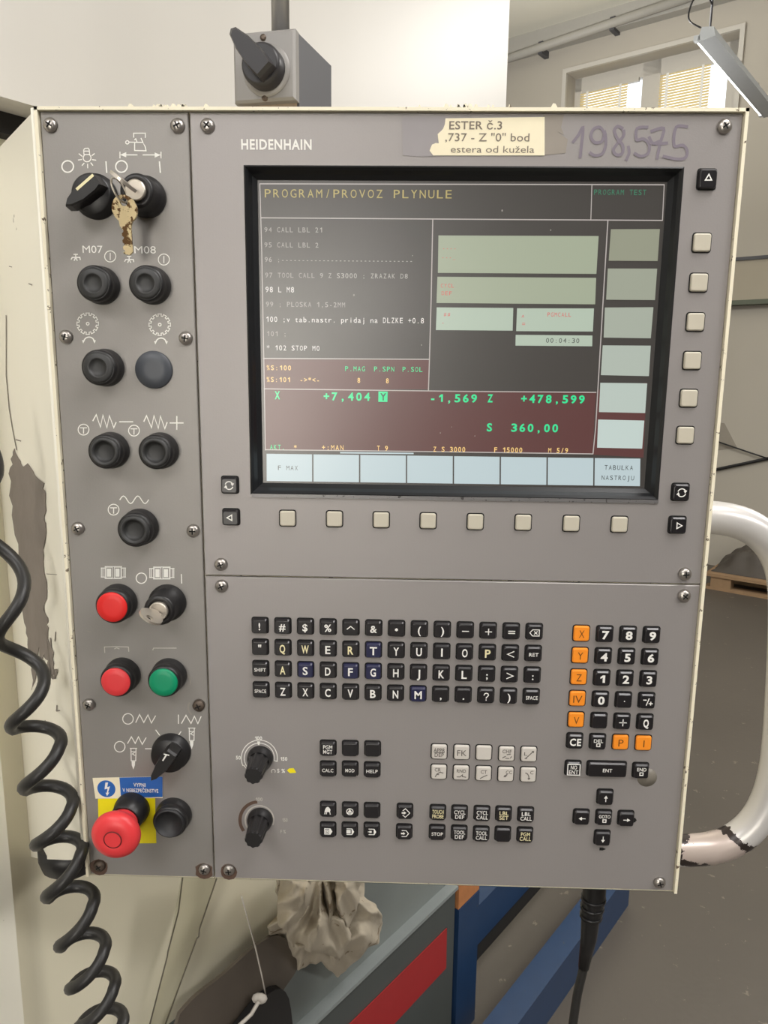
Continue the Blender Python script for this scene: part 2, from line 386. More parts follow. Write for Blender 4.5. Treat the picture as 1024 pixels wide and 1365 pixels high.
# cables on the wall
def wcable(name, pts, r, label, off=.02):
    return tag(MB().tube([wpx(a, b, off) for a, b in pts], r, 8).build(name, M['black']), label, 'cable')
wcable('wall_cable', [(900,640),(950,627),(990,618.5),(1030,610),(1090,596)], .013, 'thick black cable stretched along the far wall beside the console')
wcable('wall_wire', [(900,572),(955,588),(990,600),(1026,612)], .006, 'thin brown wire above the thick black cable on the far wall', .03)
pt = MB().prism([wpx(a, b, .001) for a, b in ((940,561),(966,564),(983,597),(945,602),(930,600))], NW*.004).build('shadow_patch', mat('shadow_grey', (150,143,132), .8), wall_back)  # grey patch painting a shadow shape on the wall
# pallet and tarp
P0 = hit(950, 786, V((0,0,0)), UP); Bp = (hit(1024, 797, V((0,0,0)), UP) - P0).normalized(); Bp = -B; Ap = A
pal = thing('wooden_pallet', 'wooden pallet on the floor at the foot of the far wall', 'pallet', P0)
for r_ in range(3):
    for c_ in (0, .53, 1.06):
        MB().obox(P0 + Bp*(c_-.02) + Ap*(r_*.28) + UP*.022, Bp*.14, Ap*.10, UP*.078).build('block', M['wood'], pal)
    MB().obox(P0 - Bp*.06 + Ap*(r_*.28), Bp*1.26, Ap*.10, UP*.022).build('bottom_board', M['wood'], pal)
for i in range(7): MB().obox(P0 - Bp*.06 + Ap*(-.01 + i*.098) + UP*.1, Bp*1.26, Ap*.10, UP*.022).build('deck_board', M['wood'], pal)
tb = MB(); n1, n2 = 60, 26; L = []
for i in range(n1+1):
    row = []
    for j in range(n2+1):
        u = i/n1; v_ = j/n2; e = (1-abs(2*u-1)**5)*(1-abs(2*v_-1)**3)
        h = .17*min(1,e*1.6)*(.75+.5*noise.noise(V((u*7, v_*3, 2)))+.25*noise.noise(V((u*19, v_*9, 4))))
        q = P0 + Bp*(-.04+1.2*u+.02*noise.noise(V((u*9,v_*9,0)))) + Ap*(.06+.50*v_) + UP*(.124+max(0,h))
        row.append(q)
    L.append(row)
tb.loops(L, False, False, False, True)
tag(tb.build('tarpaulin', M['tarp']), 'crumpled dark grey tarpaulin bundle lying on the wooden pallet', 'tarpaulin')
# hanging fluorescent lamp
lp = hit(938, 50, FOOT + A*3.7, A)
Ad = A
lamp = thing('fluorescent_lamp', 'grey hanging fluorescent batten lamp in front of the window', 'lamp', lp)
def bar(b0, b1, z0_, z1_, a0_=0, a1_=1.25): return [lp+B*b+UP*z_+Ad*a for z_ in (z0_, z1_) for b, a in ((b0, a0_), (b1, a0_), (b1, a1_), (b0, a1_))]
MB().loops([[lp+Ad*a+B*b+UP*z_ for b, z_ in ((-.050,-.004),(.022,-.012),(.026,-.004),(.010,.045),(-.040,.035))] for a in (0, 1.25)]).build('lamp_housing', M['lampbody'], lamp)
MB().tube([lp+B*.033+UP*.004+Ad*.03, lp+B*.033+UP*.004+Ad*1.22], .008, 12).build('tube', glow('lamp_tube_glow', (255,255,250), 8), lamp)
for a_ in (0, 1.22): MB().obox(lp + B*.015 - UP*.006 + Ad*a_, B*.028, Ad*.03, UP*.022).build('tube_holder', M['lampbody'], lamp)
for a_ in (.14, .5, .85, 1.15): MB().obox(lp - B*.03 + UP*.035 + Ad*a_, B*.02, Ad*.03, UP*.02).build('clip', M['frame'], lamp)
MB().tube([lp+Ad*.08+UP*.05, lp+Ad*.10+UP*(CEIL-lp.z)], .005, 6).build('suspension_rod', M['greyside'], lamp)
MB().tube(smooth_path([lp+Ad*.08+UP*.16, lp+B*.02+UP*.20, lp+B*.06+UP*.16, lp+B*.07+UP*.09, lp+B*.02+Ad*.02+UP*.05]), .004, 6).build('supply_wire', M['black'], lamp)

# ------------------------------------------------------------------ the machine behind
FC = CAM + ray(641, 200)*1; dd = ray(641, 200); FC = CAM + dd*(1.5/dd.dot(V((R2.x,R2.y,0)).normalized())); FC.z = 0
NF = V((.80, -.60, 0))
def fpx(px, py, off=0): return hit(px, py, FC + NF*off, NF)
def fz(px, py, off=0): return fpx(px, py, off).z
def fp(s, z, off=0): return FC - A*s + NF*off + UP*z
z1 = fz(262, 1345); z2 = fz(520, 1266); zdoor = fz(20, 134, .05)
SL = 1.75
mach = thing('machine_tool', 'large ivory machine tool enclosure standing behind the console', 'machine', fp(SL/2, 0))
MB().obox(fp(SL, z1, -.01), A*SL, -NF*1.1, UP*(zdoor+.03-z1)).build('body', M['beige'], mach)
MB().obox(fp(SL, zdoor, .05), A*SL, -NF*1.2, UP*(2.9-zdoor)).build('upper_door', M['doorpaint'], mach)
MB().obox(fp(SL, zdoor-.02, -.02), A*(SL-.02), NF*.03, UP*.03).build('door_gap_shadow', M['dark'], mach)  # dark strip put in for the shadow of the gap below the door
MB().obox(fp(SL, z2, -.02), A*SL, -NF*1.0, UP*(z1-z2)).build('side_band', M['bluegrey'], mach)
MB().obox(fp(SL, z2-.006, .004), A*SL, -NF*.03, UP*.008).build('ledge', mat('ledge_edge', (132,138,138), .4), mach)
MB().obox(fp(SL, 0, -.004), A*SL, -NF*1.0, UP*(z2-.006)).build('base_panel', M['darkgrey'], mach)
# red stripe on the base panel
sa = [fpx(a, b, -.003) for a, b in ((595,1237),(594,1290),(527,1362),(400,1492),(398,1430),(500,1331))]
MB().prism(sa, NF*.002).build('red_stripe', M['redstripe'], mach)
q = fpx(17, 1250, 0); s_ = (FC-q).dot(A)
MB().obox(fp(s_+.25, z1-.2, -.01), A*.25, NF*.02, UP*(zdoor-z1+.1)).build('corner_trim', M['ivory2'], mach)
# clear plastic guard strip with two bent edges
M['acrylic'] = clear('acrylic_sheet', (.93,.93,.90), .1)
gp = [(245,1150),(293,1150),(262,1245),(215,1380),(196,1380),(224,1268)]
gd = thing('plastic_guard', 'narrow clear plastic guard strip hanging below the console', 'guard', fpx(240, 1365, .02))
MB().prism([fpx(a, b, .02) for a, b in gp], NF*.003).build('sheet', M['acrylic'], gd)
for ln in (((247,1140),(238,1215),(224,1268),(223,1275),(196,1380)), ((296,1150),(266,1238),(265,1248),(262,1252),(215,1380))):
    MB().tube([fpx(a, b, .022) for a, b in ln], .0011, 6).build('sheet_edge', mat('sheet_edge_grey', (104,98,84), .5), gd)
# dark box at the bottom
db = MB(); o0 = [fpx(a, b, .03) for a, b in ((240,1352),(262,1328),(300,1298),(340,1262),(372,1247),(392,1270),(396,1292),(376,1325),(386,1345),(384,1420),(240,1420))]
o0 = smooth_path(o0 + [o0[0]], 4)[:-1]; db.prism(o0, -NF*.006)
tag(db.build('oily_mat', mat('oily_mat_rubber', (92,84,76), .36, var=.25, scale=14)), 'dark oily rubber mat hanging on the machine under the rag', 'mat')
db = MB(); o0 = [fpx(a, b, .045) for a, b in ((350,1330),(375,1318),(388,1345),(384,1420),(290,1420),(322,1365))]
o0 = smooth_path(o0 + [o0[0]], 3)[:-1]; db.prism(o0, -NF*.012)
tag(db.build('black_pouch', M['black']), 'small black pouch at the very bottom, in front of the oily mat', 'pouch')
st = thing('string', 'thin white string with a white knot hanging over the oily mat', 'string', fpx(355, 1328, .06))
MB().tube([fpx(a, b, .055) for a, b in ((322,1195),(330,1225),(341,1265),(349,1300),(355,1330))], .0012, 6).build('cord', M['worn'], st)
kn = MB(); c0 = fpx(346, 1331, .055)
kn.loops([[c0 + V((math.cos(a_)*.012*math.sin(ph), .006*math.cos(ph), math.sin(a_)*.009*math.sin(ph))) for a_ in [k*math.pi/5 for k in range(10)]] for ph in (.2,.7,1.2,1.57,2,2.5,2.9)], smooth=True)
kn.build('knot', M['worn'], st)
MB().tube([fpx(a, b, .06) for a, b in ((345,1335),(335,1352),(318,1368),(300,1385))], .003, 6).build('twisted_end', M['worn'], st)
# rag: a crumpled cloth, folds radiating from where it is tucked in
rg = MB(); out = [(352,1150),(400,1150),(440,1150),(492,1150),(486,1195),(500,1205),(510,1222),(511,1240),(504,1258),(486,1272),(462,1290),(450,1301),(438,1292),(428,1284),(412,1286),(398,1292),(393,1276),(384,1262),(372,1256),(360,1252),(357,1235),(372,1215),(368,1190),(366,1170)]
def lerp(a, b, t): return a + (b-a)*t
def rag_layer(out, cc, nr, no, base, amp, seed):
    out = [V((a, b)) for a, b in out]; L = []
    for i in range(nr+1):
        rho = i/nr; row = []
        for k in range(no):
            t = k/no*len(out); a = out[int(t) % len(out)]; b = out[(int(t)+1) % len(out)]; o_ = a.lerp(b, t-int(t))
            o_ = o_ + (o_-cc).normalized()*noise.noise(V((k*.21, seed, 0)))*5
            q = cc.lerp(o_, max(rho, .01))
            an = math.atan2(q.y-1140, q.x-432)
            fold = (.5-abs(noise.noise(V((an*3.1, rho*.8, seed))))*2.2)*.028 + (.5-abs(noise.noise(V((q.x*.026+q.y*.017, q.y*.016-q.x*.020, seed+5))))*2.2)*.030 + noise.noise(V((q.x*.075, q.y*.06, seed)))*.004
            row.append(fpx(q.x, q.y, max(.012, base + .045*(1-rho**3)*amp + fold*amp - (.012 if i == nr else 0))))
        L.append(row)
    rg.loops(L, True, False, True, True)
rag_layer(out, V((432, 1195)), 34, 180, .035, 1.0, 1.7)
rag_layer([(374,1165),(400,1160),(428,1172),(450,1205),(470,1246),(462,1262),(455,1280),(430,1272),(405,1268),(388,1262),(378,1240),(368,1222),(372,1200)], V((415, 1215)), 22, 110, .075, .75, 4.2)
rag_layer([(450,1150),(484,1152),(480,1190),(476,1215),(462,1238),(450,1215),(446,1190),(444,1165)], V((462, 1185)), 16, 70, .088, .6, 8.3)
tag(rg.build('rag', M['rag']), 'crumpled dirty beige cloth rag draped on the machine below the console', 'rag')

# blue steel frame, right of the machine
G0 = fpx(611, 1180, .02)
def gpx(px, py, off=0): return hit(px, py, FC + NF*off, NF)
bf = thing('blue_steel_frame', 'blue painted steel frame standing on floor right of the machine', 'frame', V((G0.x, G0.y, 0)))
ql = gpx(611, 1250, 0); qr = gpx(637, 1250, 0); wd_ = (qr - ql).dot(A)
MB().obox(V((ql.x, ql.y, 0)), A*wd_, -NF*.05, UP*gpx(624, 1202).z).build('post', M['bluepaint'], bf)
zt1 = gpx(642, 1206).z; zb1 = gpx(638, 1261.5).z; zb0 = gpx(636.5, 1291).z
q0 = V((ql.x, ql.y, 0)) + A*wd_ - NF*.004
MB().obox(q0 + UP*zb1, A*.9, -NF*.04, UP*(zt1-zb1)).build('upper_rail', M['bluepaint'], bf)
MB().obox(q0 + UP*zb0 - NF*.01, A*.9, -NF*.03, UP*(zb1-zb0)).build('shadow_strip', M['dark'], bf)  # dark strip standing for the black shadow under the upper rail
zr = .12
e0 = hit(734, 1249, V((0,0,zr)), UP); e1 = hit(769.5, 1257, V((0,0,zr)), UP); wq = (e1-e0).dot(NF)
q1 = e0 - A*.9
MB().obox(q1, A*1.3, NF*wq, UP*(-.12)).build('floor_rail', M['bluepaint'], bf)
# piece of wood between post and rail
tag(MB().obox(V((ql.x, ql.y, zt1+.001)) - NF*.002 + UP*(gpx(624,1202).z - zt1), A*.09, -NF*.06, UP*.07).build('wood_block', mat('raw_wood', (176,116,70), .8, var=.2)), 'small raw wood block beside the blue post behind the console', 'wood')

# ------------------------------------------------------------------ console housing
ZB = pp(500, 1176).z; X0, X1 = 0.0, .51
ZB = TOP - .624; rim = .0028
hs = thing('console_housing', 'ivory painted console housing with chipped rim and side cowl', 'console', (.255, .03, ZB-rim))
hb = MB()
o_ = lambda g, y: [(X0-g, y, ZB-.0008), (X1+g, y, ZB-.0008), (X1+g, y, TOP+g), (X0-g, y, TOP+g)]
hb.loops([o_(rim, .001), o_(rim, .0), [(X0-rim,.03,ZB-.0008),(X1+rim,.03,ZB-.0008),(X1+rim,.03,TOP+rim),(X0-rim,.03,TOP+rim)], [(X0-rim,.10,ZB+.02),(X1-.02,.10,ZB+.02),(X1-.02,.10,TOP-.02),(X0-rim,.10,TOP-.02)]], cap0=False, cap1=True)
# front: ivory ledge seen in the seams between the plates
SEAM_BOX = ((X0-rim, .0035, ZB-.0006), (X1+rim, .006, TOP+rim))
hb.box((X0-rim, .0035, ZB-.0006), (.140, .006, TOP+rim)); hb.box((X1-.018, .0035, ZB-.0006), (X1+rim, .006, TOP+rim))
hb.box((.140, .0035, TOP-.022), (X1-.018, .006, TOP+rim)); hb.box((.140, .0035, ZB-.0006), (X1-.018, .006, ZB+.275))
for a_, b_2 in (((X0-rim, -.0032, ZB-.0006), (X0-.0004, .004, TOP+rim)), ((X1+.0004, -.0032, ZB-.0006), (X1+rim, .004, TOP+rim)), ((X0-rim, -.0032, TOP+.0004), (X1+rim, .004, TOP+rim)), ((X0-rim, .0005, ZB-.0008), (X1+rim, .004, ZB-.0003))):
    hb.box(a_, b_2)
hb.build('body', M['ivory'], hs)
# lumps of old paint and glue standing up from the top edge
lm = MB()
for i in range(26):
    px = random.choice([random.uniform(545,700), random.uniform(600,760), random.uniform(120,300)]); c0 = pp(px, 147); s = random.uniform(.0008,.0020)
    lm.hexa([c0+V((-s*1.6,-.003,0)), c0+V((s*1.4,-.003,0)), c0+V((s*1.3,.002,0)), c0+V((-s*1.3,.002,0)), c0+V((-s*.6,-.003,s*.9+.002)), c0+V((s*.3,-.003,s*.7+.002)), c0+V((s*.4,.001,s*.6+.002)), c0+V((-s*.5,.001,s*.8+.002))])
lab(lm.build('paint_flakes', M['ivory'], hs), 'flaking cream paint lumps on top rim')['kind'] = 'stuff'
# side cowl
QD = V((-.82, 1, 0)).normalized(); QN = V((-QD.y, QD.x, 0)); QN = QN if QN.y < 0 else -QN
QP = V((X0-rim, .001, 0))
def qpx(px, py, off=0): return hit(px, py, QP + QN*off, QN)
cw = MB(); edge = []
edge.append(V((X0-rim, .001, TOP+rim))); edge.append(V((X0-rim, .001, pp(118,1146).z)))
edge += [qpx(*p) for p in ((90,1146.5),(53,1145),(30,1139),(16,1130),(11,1108),(8,1067),(4,1000),(-6,850),(-22,600),(-36,400),(-40,238))]
cw.prism(edge, V((.05, .012, 0)))
cwo = cw.build('side_cowl', M['ivory2'], hs)
bead = MB().tube([V((X0-rim-.0012, .0005, TOP+.002)), V((X0-rim-.0012, .0005, pp(118,1146).z))], .0028, 10); bead.build('cowl_edge_bead', M['ivory2'], hs)
# scraped patch, jagged
sp = [(20,598),(26,612),(32,622),(38,618),(46,632),(58,645),(61,660),(60,690),(62,700),(58,725),(60,750),(61,790),(60,815),(64,828),(63,840),(70,870),(72,893),(68,905),(62,880),(58,872),(56,900),(52,860),(48,905),(44,920),(42,880),(36,850),(32,830),(26,780),(25,740),(20,700),(14,660),(13,630),(16,612)]
P2 = []
for i, a_ in enumerate(sp):
    b_2 = sp[(i+1) % len(sp)]
    for t_ in (0, .34, .67): P2.append((lerp(a_[0], b_2[0], t_)+random.uniform(-2.2,2.2), lerp(a_[1], b_2[1], t_)+random.uniform(-1.5,1.5)))
lab(MB().prism([qpx(a, b, .0004) for a, b in P2][::-1], QN*.0003).build('scraped_patch', M['scrape'], hs), 'grey patch where the ivory paint is scraped off')
sc = MB()
def qline(pts, wpx_=1.2):
    for a, b in zip(pts, pts[1:]):
        A_, B_ = V(a), V(b); d = (B_-A_).normalized(); n = V((-d.y, d.x))*wpx_/2
        sc.poly([qpx(*(A_-n), .0006), qpx(*(B_-n), .0006), qpx(*(B_+n), .0006), qpx(*(A_+n), .0006)])
    sc.build('scratch', M['scrape'], hs); sc.__init__()
qline([(8,420),(8,500),(12,545),(17,575),(22,600)], .9); qline([(21,586),(28,588)], 1.4)
qline([(62,765),(76,766)], .7); qline([(38,378),(43,380)], 1.3); qline([(12,60+295),(16,356)], 1)
qline([(67,850),(70,890),(74,905)], 1.6); qline([(58,880),(60,900)], 1.4); qline([(66,895),(76,893),(72,905),(66,897)], 3)
qline([(74,842),(73,855)], 1); qline([(76,940),(75,948),(80,947)], 1.3); qline([(60,960),(62,972)], 1.2); qline([(54,880),(53,915),(58,930)], 1.5)
# rubber plug under the cowl
rp = MB(); cpl = qpx(88, 1140, -.02)
rp.loops([[cpl + V((math.cos(a)*r_, math.sin(a)*r_*.6, z_)) for a in [k*math.pi/9 for k in range(18)]] for r_, z_ in ((.030,.01),(.030,-.006),(.026,-.018),(.014,-.025))], smooth=True)
rp.build('rubber_plug', M['black'], hs)
# handle
hp = [(905,690),(935,689),(962,691),(990,698),(1014,712),(1033,734),(1044,762),(1048,800),(1047,860),(1044,920),(1040,980),(1034,1030),(1022,1070),(1003,1100),(978,1120),(950,1130),(922,1133),(885,1134)]
H3 = [pp(a, b, -.05) for a, b in hp]
hq = mat('silver_handle_paint_chipped', (204,201,198), .33, .25, var=.02)
nt = hq.node_tree; bs_ = nt.nodes['Principled BSDF']; tc = nt.nodes['Texture Coordinate']
geo = nt.nodes.new('ShaderNodeNewGeometry'); sx = nt.nodes.new('ShaderNodeSeparateXYZ'); nt.links.new(geo.outputs['Position'], sx.inputs[0])
pc = pp(950, 1128, -.05)
vm = nt.nodes.new('ShaderNodeVectorMath'); vm.operation = 'SUBTRACT'; nt.links.new(geo.outputs['Position'], vm.inputs[0]); vm.inputs[1].default_value = pc
vs_ = nt.nodes.new('ShaderNodeVectorMath'); vs_.operation = 'MULTIPLY'; nt.links.new(vm.outputs[0], vs_.inputs[0]); vs_.inputs[1].default_value = (1/.050, 1/.045, 1/.024)
vl = nt.nodes.new('ShaderNodeVectorMath'); vl.operation = 'LENGTH'; nt.links.new(vs_.outputs[0], vl.inputs[0])
nn = nt.nodes.new('ShaderNodeTexNoise'); nn.inputs['Scale'].default_value = 38; nn.inputs['Detail'].default_value = 5; nn.inputs['Roughness'].default_value = .7; nt.links.new(geo.outputs['Position'], nn.inputs['Vector'])
ad = nt.nodes.new('ShaderNodeMath'); ad.operation = 'MULTIPLY_ADD'; nt.links.new(nn.outputs['Fac'], ad.inputs[0]); ad.inputs[1].default_value = 1.1; nt.links.new(vl.outputs['Value'], ad.inputs[2])
rp_ = nt.nodes.new('ShaderNodeValToRGB'); rp_.color_ramp.interpolation = 'CONSTANT'; el = rp_.color_ramp.elements
el[0].position = 0; el[0].color = (1,1,1,1); el[1].position = .545; el[1].color = (0,0,0,1)
rp2 = nt.nodes.new('ShaderNodeValToRGB'); rp2.color_ramp.interpolation = 'CONSTANT'; e2 = rp2.color_ramp.elements; e2[0].position = 0; e2[0].color = rgb((186,172,164)); e2[1].position = .46; e2[1].color = rgb((52,44,42))
hf = nt.nodes.new('ShaderNodeMath'); hf.operation = 'MULTIPLY'; hf.inputs[1].default_value = .4; nt.links.new(ad.outputs[0], hf.inputs[0])
nt.links.new(hf.outputs[0], rp_.inputs['Fac']); nt.links.new(hf.outputs[0], rp2.inputs['Fac'])
old = bs_.inputs['Base Color'].links[0].from_socket
mm = nt.nodes.new('ShaderNodeMix'); mm.data_type = 'RGBA'; nt.links.new(rp_.outputs['Color'], mm.inputs['Factor']); nt.links.new(old, mm.inputs['A']); nt.links.new(rp2.outputs['Color'], mm.inputs['B']); nt.links.new(mm.outputs['Result'], bs_.inputs['Base Color'])
MB().tube(smooth_path(H3), .0142, 24).build('handle', hq, hs)
for a, b in ((912,689),(903,1133)):
    c0 = pp(a, b, -.05); MB().tube([V((X1-.02, c0.y, c0.z)), V((X1+.008, c0.y, c0.z))], .019, 24).build('handle_socket', M['handle'], hs)

# ------------------------------------------------------------------ plates
XS = pp(270, 700).x                          # seam between the strip and the wide plates
ZS = (pp(279, 768).z + pp(936, 779).z)/2     # seam between monitor and keyboard
g = .0006
def plate(mb, x0, x1, z0, z1, hole=None):
    f = lambda i, y: [(x0+i, y, z0+i), (x1-i, y, z0+i), (x1-i, y, z1-i), (x0+i, y, z1-i)]
    if not hole: mb.loops([f(0, .003), f(0, .0006), f(.0006, 0)]); return
    a0, a1, c0, c1 = hole; h = lambda y: [(a0, y, c0), (a1, y, c0), (a1, y, c1), (a0, y, c1)]
    mb.loops([h(.003), f(0, .003), f(0, .0006), f(.0006, 0), h(0), h(.003)], False, False)
swp = thing('switch_panel', 'narrow grey switch panel with push buttons, left side of console', 'control panel', (XS/2, .003, ZB))
mon = thing('monitor_unit', 'grey monitor unit with lit screen, top of console', 'monitor', ((XS+X1)/2, .003, ZS))
kbd = thing('keyboard_unit', 'grey keyboard unit with rows of black and orange keys', 'keyboard', ((XS+X1)/2, .003, ZB))
q = MB(); plate(q, X0, XS-g, ZB, TOP); q.build('front_plate', M['strip'], swp)
q = MB(); plate(q, XS+g, X1, ZB, ZS-g); q.build('front_plate', M['plate'], kbd)
# screen aperture
a0 = (pp(324.5,220.5).x + pp(334.5,659).x)/2; a1 = (pp(911.5,222).x + pp(878.5,667).x)/2
c1 = (pp(324.5,220.5).z + pp(911.5,222).z)/2; c0 = (pp(334.5,659).z + pp(878.5,667).z)/2
q = MB(); plate(q, XS+g, X1, ZS+g, TOP, (a0, a1, c0, c1)); q.build('front_plate', M['plate'], mon)
SD = .009                                      # screen lies this deep
def sp_(px, py): return hit(px, py, V((0, SD, 0)), V((0, 1, 0)))
s0 = (sp_(346,244.5).x + sp_(354.6,640).x)/2; s1 = (sp_(886,246).x + sp_(855,648).x)/2
u1 = (sp_(346,244.5).z + sp_(886,246).z)/2; u0 = (sp_(354.6,640).z + sp_(855,648).z)/2
bz = MB(); hh = lambda x0, x1, z0, z1, y: [(x0, y, z0), (x1, y, z0), (x1, y, z1), (x0, y, z1)]
bz.loops([hh(a0,a1,c0,c1,.0), hh(a0+.0012,a1-.0012,c0+.0012,c1-.0012,-.0008), hh(a0+.003,a1-.003,c0+.003,c1-.003,.0015), hh(a0+.005,a1-.005,c0+.005,c1-.005,.005), hh(s0-.002,s1+.002,u0-.002,u1+.002,SD-.0008), hh(s0-.002,s1+.002,u0-.002,u1+.002,SD+.001)], False, False)
bz.build('screen_bezel', mat('bezel_black', (26,27,29), .35, var=.2, spots=(70,70,70), spot_scale=160, spot_lv=.74), mon)
lip = MB().box((a0+.001, -.0012, c0-.0022), (a1, .0006, c0+.0006)); lab(lip.build('bezel_lip', mat('bezel_lip_sheen', (120,118,118), .35, .3, spots=(60,58,56), spot_scale=220, spot_lv=.6), mon), 'lower lip of screen bezel with its reflection painted grey')  # lighter grey paints the reflection on the bezel's lower lip
scr = MB().box((s0-.004, SD, u0-.004), (s1+.004, SD+.004, u1+.004)).build('screen', glow('screen_dark', (98,92,86), .38, (24,23,23), .3, .9), mon)  # dark screen whose glow also paints the haze of the room's reflection
E_ = {}
E_['maroon'] = glow('screen_maroon', (106,62,60), .72, (24,22,22), .3, .9)
E_['line'] = glow('screen_line', (205,196,190), .8)
E_['soft'] = glow('screen_soft_key_white', (186,202,205), 1.0, (25,25,25), .3, .9)
E_['box'] = glow('screen_pale_green', (164,172,148), .95, (24,24,24), .3, .9)
E_['boxb'] = glow('screen_pale_green_lower', (176,190,172), 1.0, (24,24,24), .3, .9)
E_['green'] = glow('screen_green', (50,225,150), 1.0)
E_['dgreen'] = glow('screen_dim_green', (60,130,100), 1.0)
E_['yellow'] = glow('screen_yellow', (200,182,112), .8)
E_['yel'] = glow('screen_orange', (250,210,130), 1.0)
E_['white'] = glow('screen_white', (235,230,225), 1.0)
E_['dim'] = glow('screen_dim_white', (195,188,182), .75)
E_['red'] = glow('screen_red', (225,90,90), .9)
E_['dk'] = glow('screen_dark_text', (70,72,72), .6)
def squad(mb, c, lvl): mb.poly([V((p.x, SD - lvl, p.z)) for p in [sp_(*k) for k in c]])
# maroon lower area
q = MB(); squad(q, [(352,479),(572.5,479.5),(571,519),(352,519)][::-1], .0002); squad(q, [(352,519),(794.6,522.6),(790,604.8),(353.7,599.6)][::-1], .0002)
squad(q, [(796,520),(862,510),(858,610),(791,606)][::-1], .0002)
lab(q.build('status_field', E_['maroon'], scr), 'maroon lower field of the screen')
q = MB()
def sline(pts, wpx_=1.3):
    P = [sp_(*p) for p in pts]; q.ribbon([(p.x, p.z) for p in P], wpx_*.00058, SD-.0004)
sline([(346.6,245.2),(885,246.5)]); sline([(346.6,245.2),(349,330),(352,480),(354,600)], 1.1); sline([(885.4,246),(883,294)], 1)
sline([(348.4,290.5),(620,292.4),(883,294)]); sline([(789,247),(787.6,293)], 1); sline([(577,292.5),(574.8,400),(572.6,478),(571.2,521)])
sline([(351.4,477.8),(572.6,479)]); sline([(352.2,518.3),(620,521.7),(794.7,523)]); sline([(810.3,294.3),(804,400),(794,570),(790.5,604.8)]); sline([(353.7,599.4),(550,601.6),(790.5,605)])
q.build('frame_lines', E_['line'], scr)
q = MB(); P = [sp_(454,603.4), sp_(551,604.4)]; q.ribbon([(p.x, p.z) for p in P], .0011, SD-.0005); lab(q.build('scroll_bar', E_['soft'], scr), 'pale scroll bar above the soft keys')
def bil(c, u, v_): return [lerp(lerp(c[0][k], c[1][k], u), lerp(c[3][k], c[2][k], u), v_) for k in (0, 1)]
K4 = [(354.6,604),(854.5,610.6),(854,648),(354.8,641)]
for i in range(8):
    q = MB(); a, b = (i+.015)/8, (i+.985)/8
    squad(q, [bil(K4,a,0.02), bil(K4,b,0.02), bil(K4,b,1), bil(K4,a,1)][::-1], .0004); q.build('soft_key_field', E_['soft'], scr)
for i, c in enumerate([[(814.4,305.7),(879.6,305.5),(876.6,348),(811.4,347.6)],[(810.3,358),(876,358.2),(873,400),(808,399.5)],[(806.4,410),(871,409.6),(867.5,451),(804.7,450)],[(803.5,460.4),(867.5,460.8),(865,501.4),(801,500)],[(800.3,510.3),(862.7,511),(860,550.6),(798.5,549.2)],[(797.4,559.2),(858.9,560.6),(856,598),(795.9,596.7)]]):
    q = MB(); squad(q, c[::-1], .0004); t_ = i/5; q.build('side_key_field', glow('screen_side_field', (lerp(146,192,t_), lerp(148,206,t_), lerp(128,200,t_)), 1.0, (24,24,24), .3, .9), scr)
for c, k in (([(584.6,314),(798,314.8),(795,365.2),(583.8,363.8)],'box'),([(583.2,369),(794.7,370.5),(793.3,405.7),(582,403.9)],'box'),([(582.3,409.8),(684.3,410.6),(683.4,440.8),(581.1,440)],'boxb'),([(689.3,411),(791.8,411.2),(790.3,442),(688.1,441.4)],'boxb'),([(687.5,446.4),(789.7,447.3),(789.4,461.6),(687.2,460.7)],'boxb')):
    q = MB(); squad(q, c[::-1], .0004); q.build('data_field', E_[k], scr)
def stext(items, key, name, bold=0.0):
    q = MB()
    for s, x0, x1, y, h in items:
        a = sp_(x0, y); b = sp_(x1, y); h_ = sp_(x0, y-h/2).z - sp_(x0, y+h/2).z
        text(q, s, a.x, (a.z+b.z)/2, h_, SD-.0007, bold, mono=(b.x-a.x)/len(s))
    return lab(q.build(name, E_[key], scr), '%s lettering %s' % (name.split('_')[0], items[0][0]) )
stext([('PROGRAM/PROVOZ PLYNULE',351.5,604,258.6,11)], 'yellow', 'yellow_lettering', .0)
stext([('PROGRAM TEST',791,862,256.6,7)], 'dgreen', 'green_lettering')
stext([('94 CALL LBL 21',352,431,306.6,6.4),('95 CALL LBL 2',352,425.5,326.8,6.4),('96 ;'+'-'*32,352.5,551,346.8,6.4),('97 TOOL CALL 9 Z S3000 ; ZRAZAK D8',353,544.5,367.6,6.4),('99 ; PLOSKA 1,5-2MM',354,461,406,6.4),('101 ;',355,383,445,6.4)], 'dim', 'white_lettering')
stext([('98 L M8',353.5,393,386.2,7.2),('100 ;v tab.nastr. pridaj na DLZKE +0.8',354,566,426.6,7),('* 102 STOP M0',355,427,464,6.6)], 'white', 'bright_lettering', .0)
stext([('%S:100',355,389,490.3,6.2),('%S:101  ->*<-',355,427,506.2,6.2),('8',476,481,507,6.4),('8',514,519,507.6,6.4),('*',391,397,596.5,6),('+:MAN',428.5,459,596.4,6.4),('T 9',502,518,597.4,6.4),('Z S 3000',577,621,598.9,6.4),('F 15000',658,697,599.7,6.4),('M 5/9',730,758,600.3,6.4)], 'yel', 'orange_lettering', .012)
stext([('P.MAG',459.5,487.5,491.6,6.4),('P.SPN',498,526.5,492,6.4),('P.SOL',536,564,492.4,6.4),('AKT.',359.5,380.5,595.9,6.2)], 'green', 'green_lettering')
for it_ in [('X',365,375,526.8,10),('+7,404',430,495,528.6,10),('-1,569',571.5,637.5,530.8,10),('Z',648.5,658.5,531,10),('+478,599',693,781,532,10),('S',647.5,657.5,569.6,10),('360,00',680,745.5,570.4,10)]: stext([it_], 'green', 'green_readout', .03)
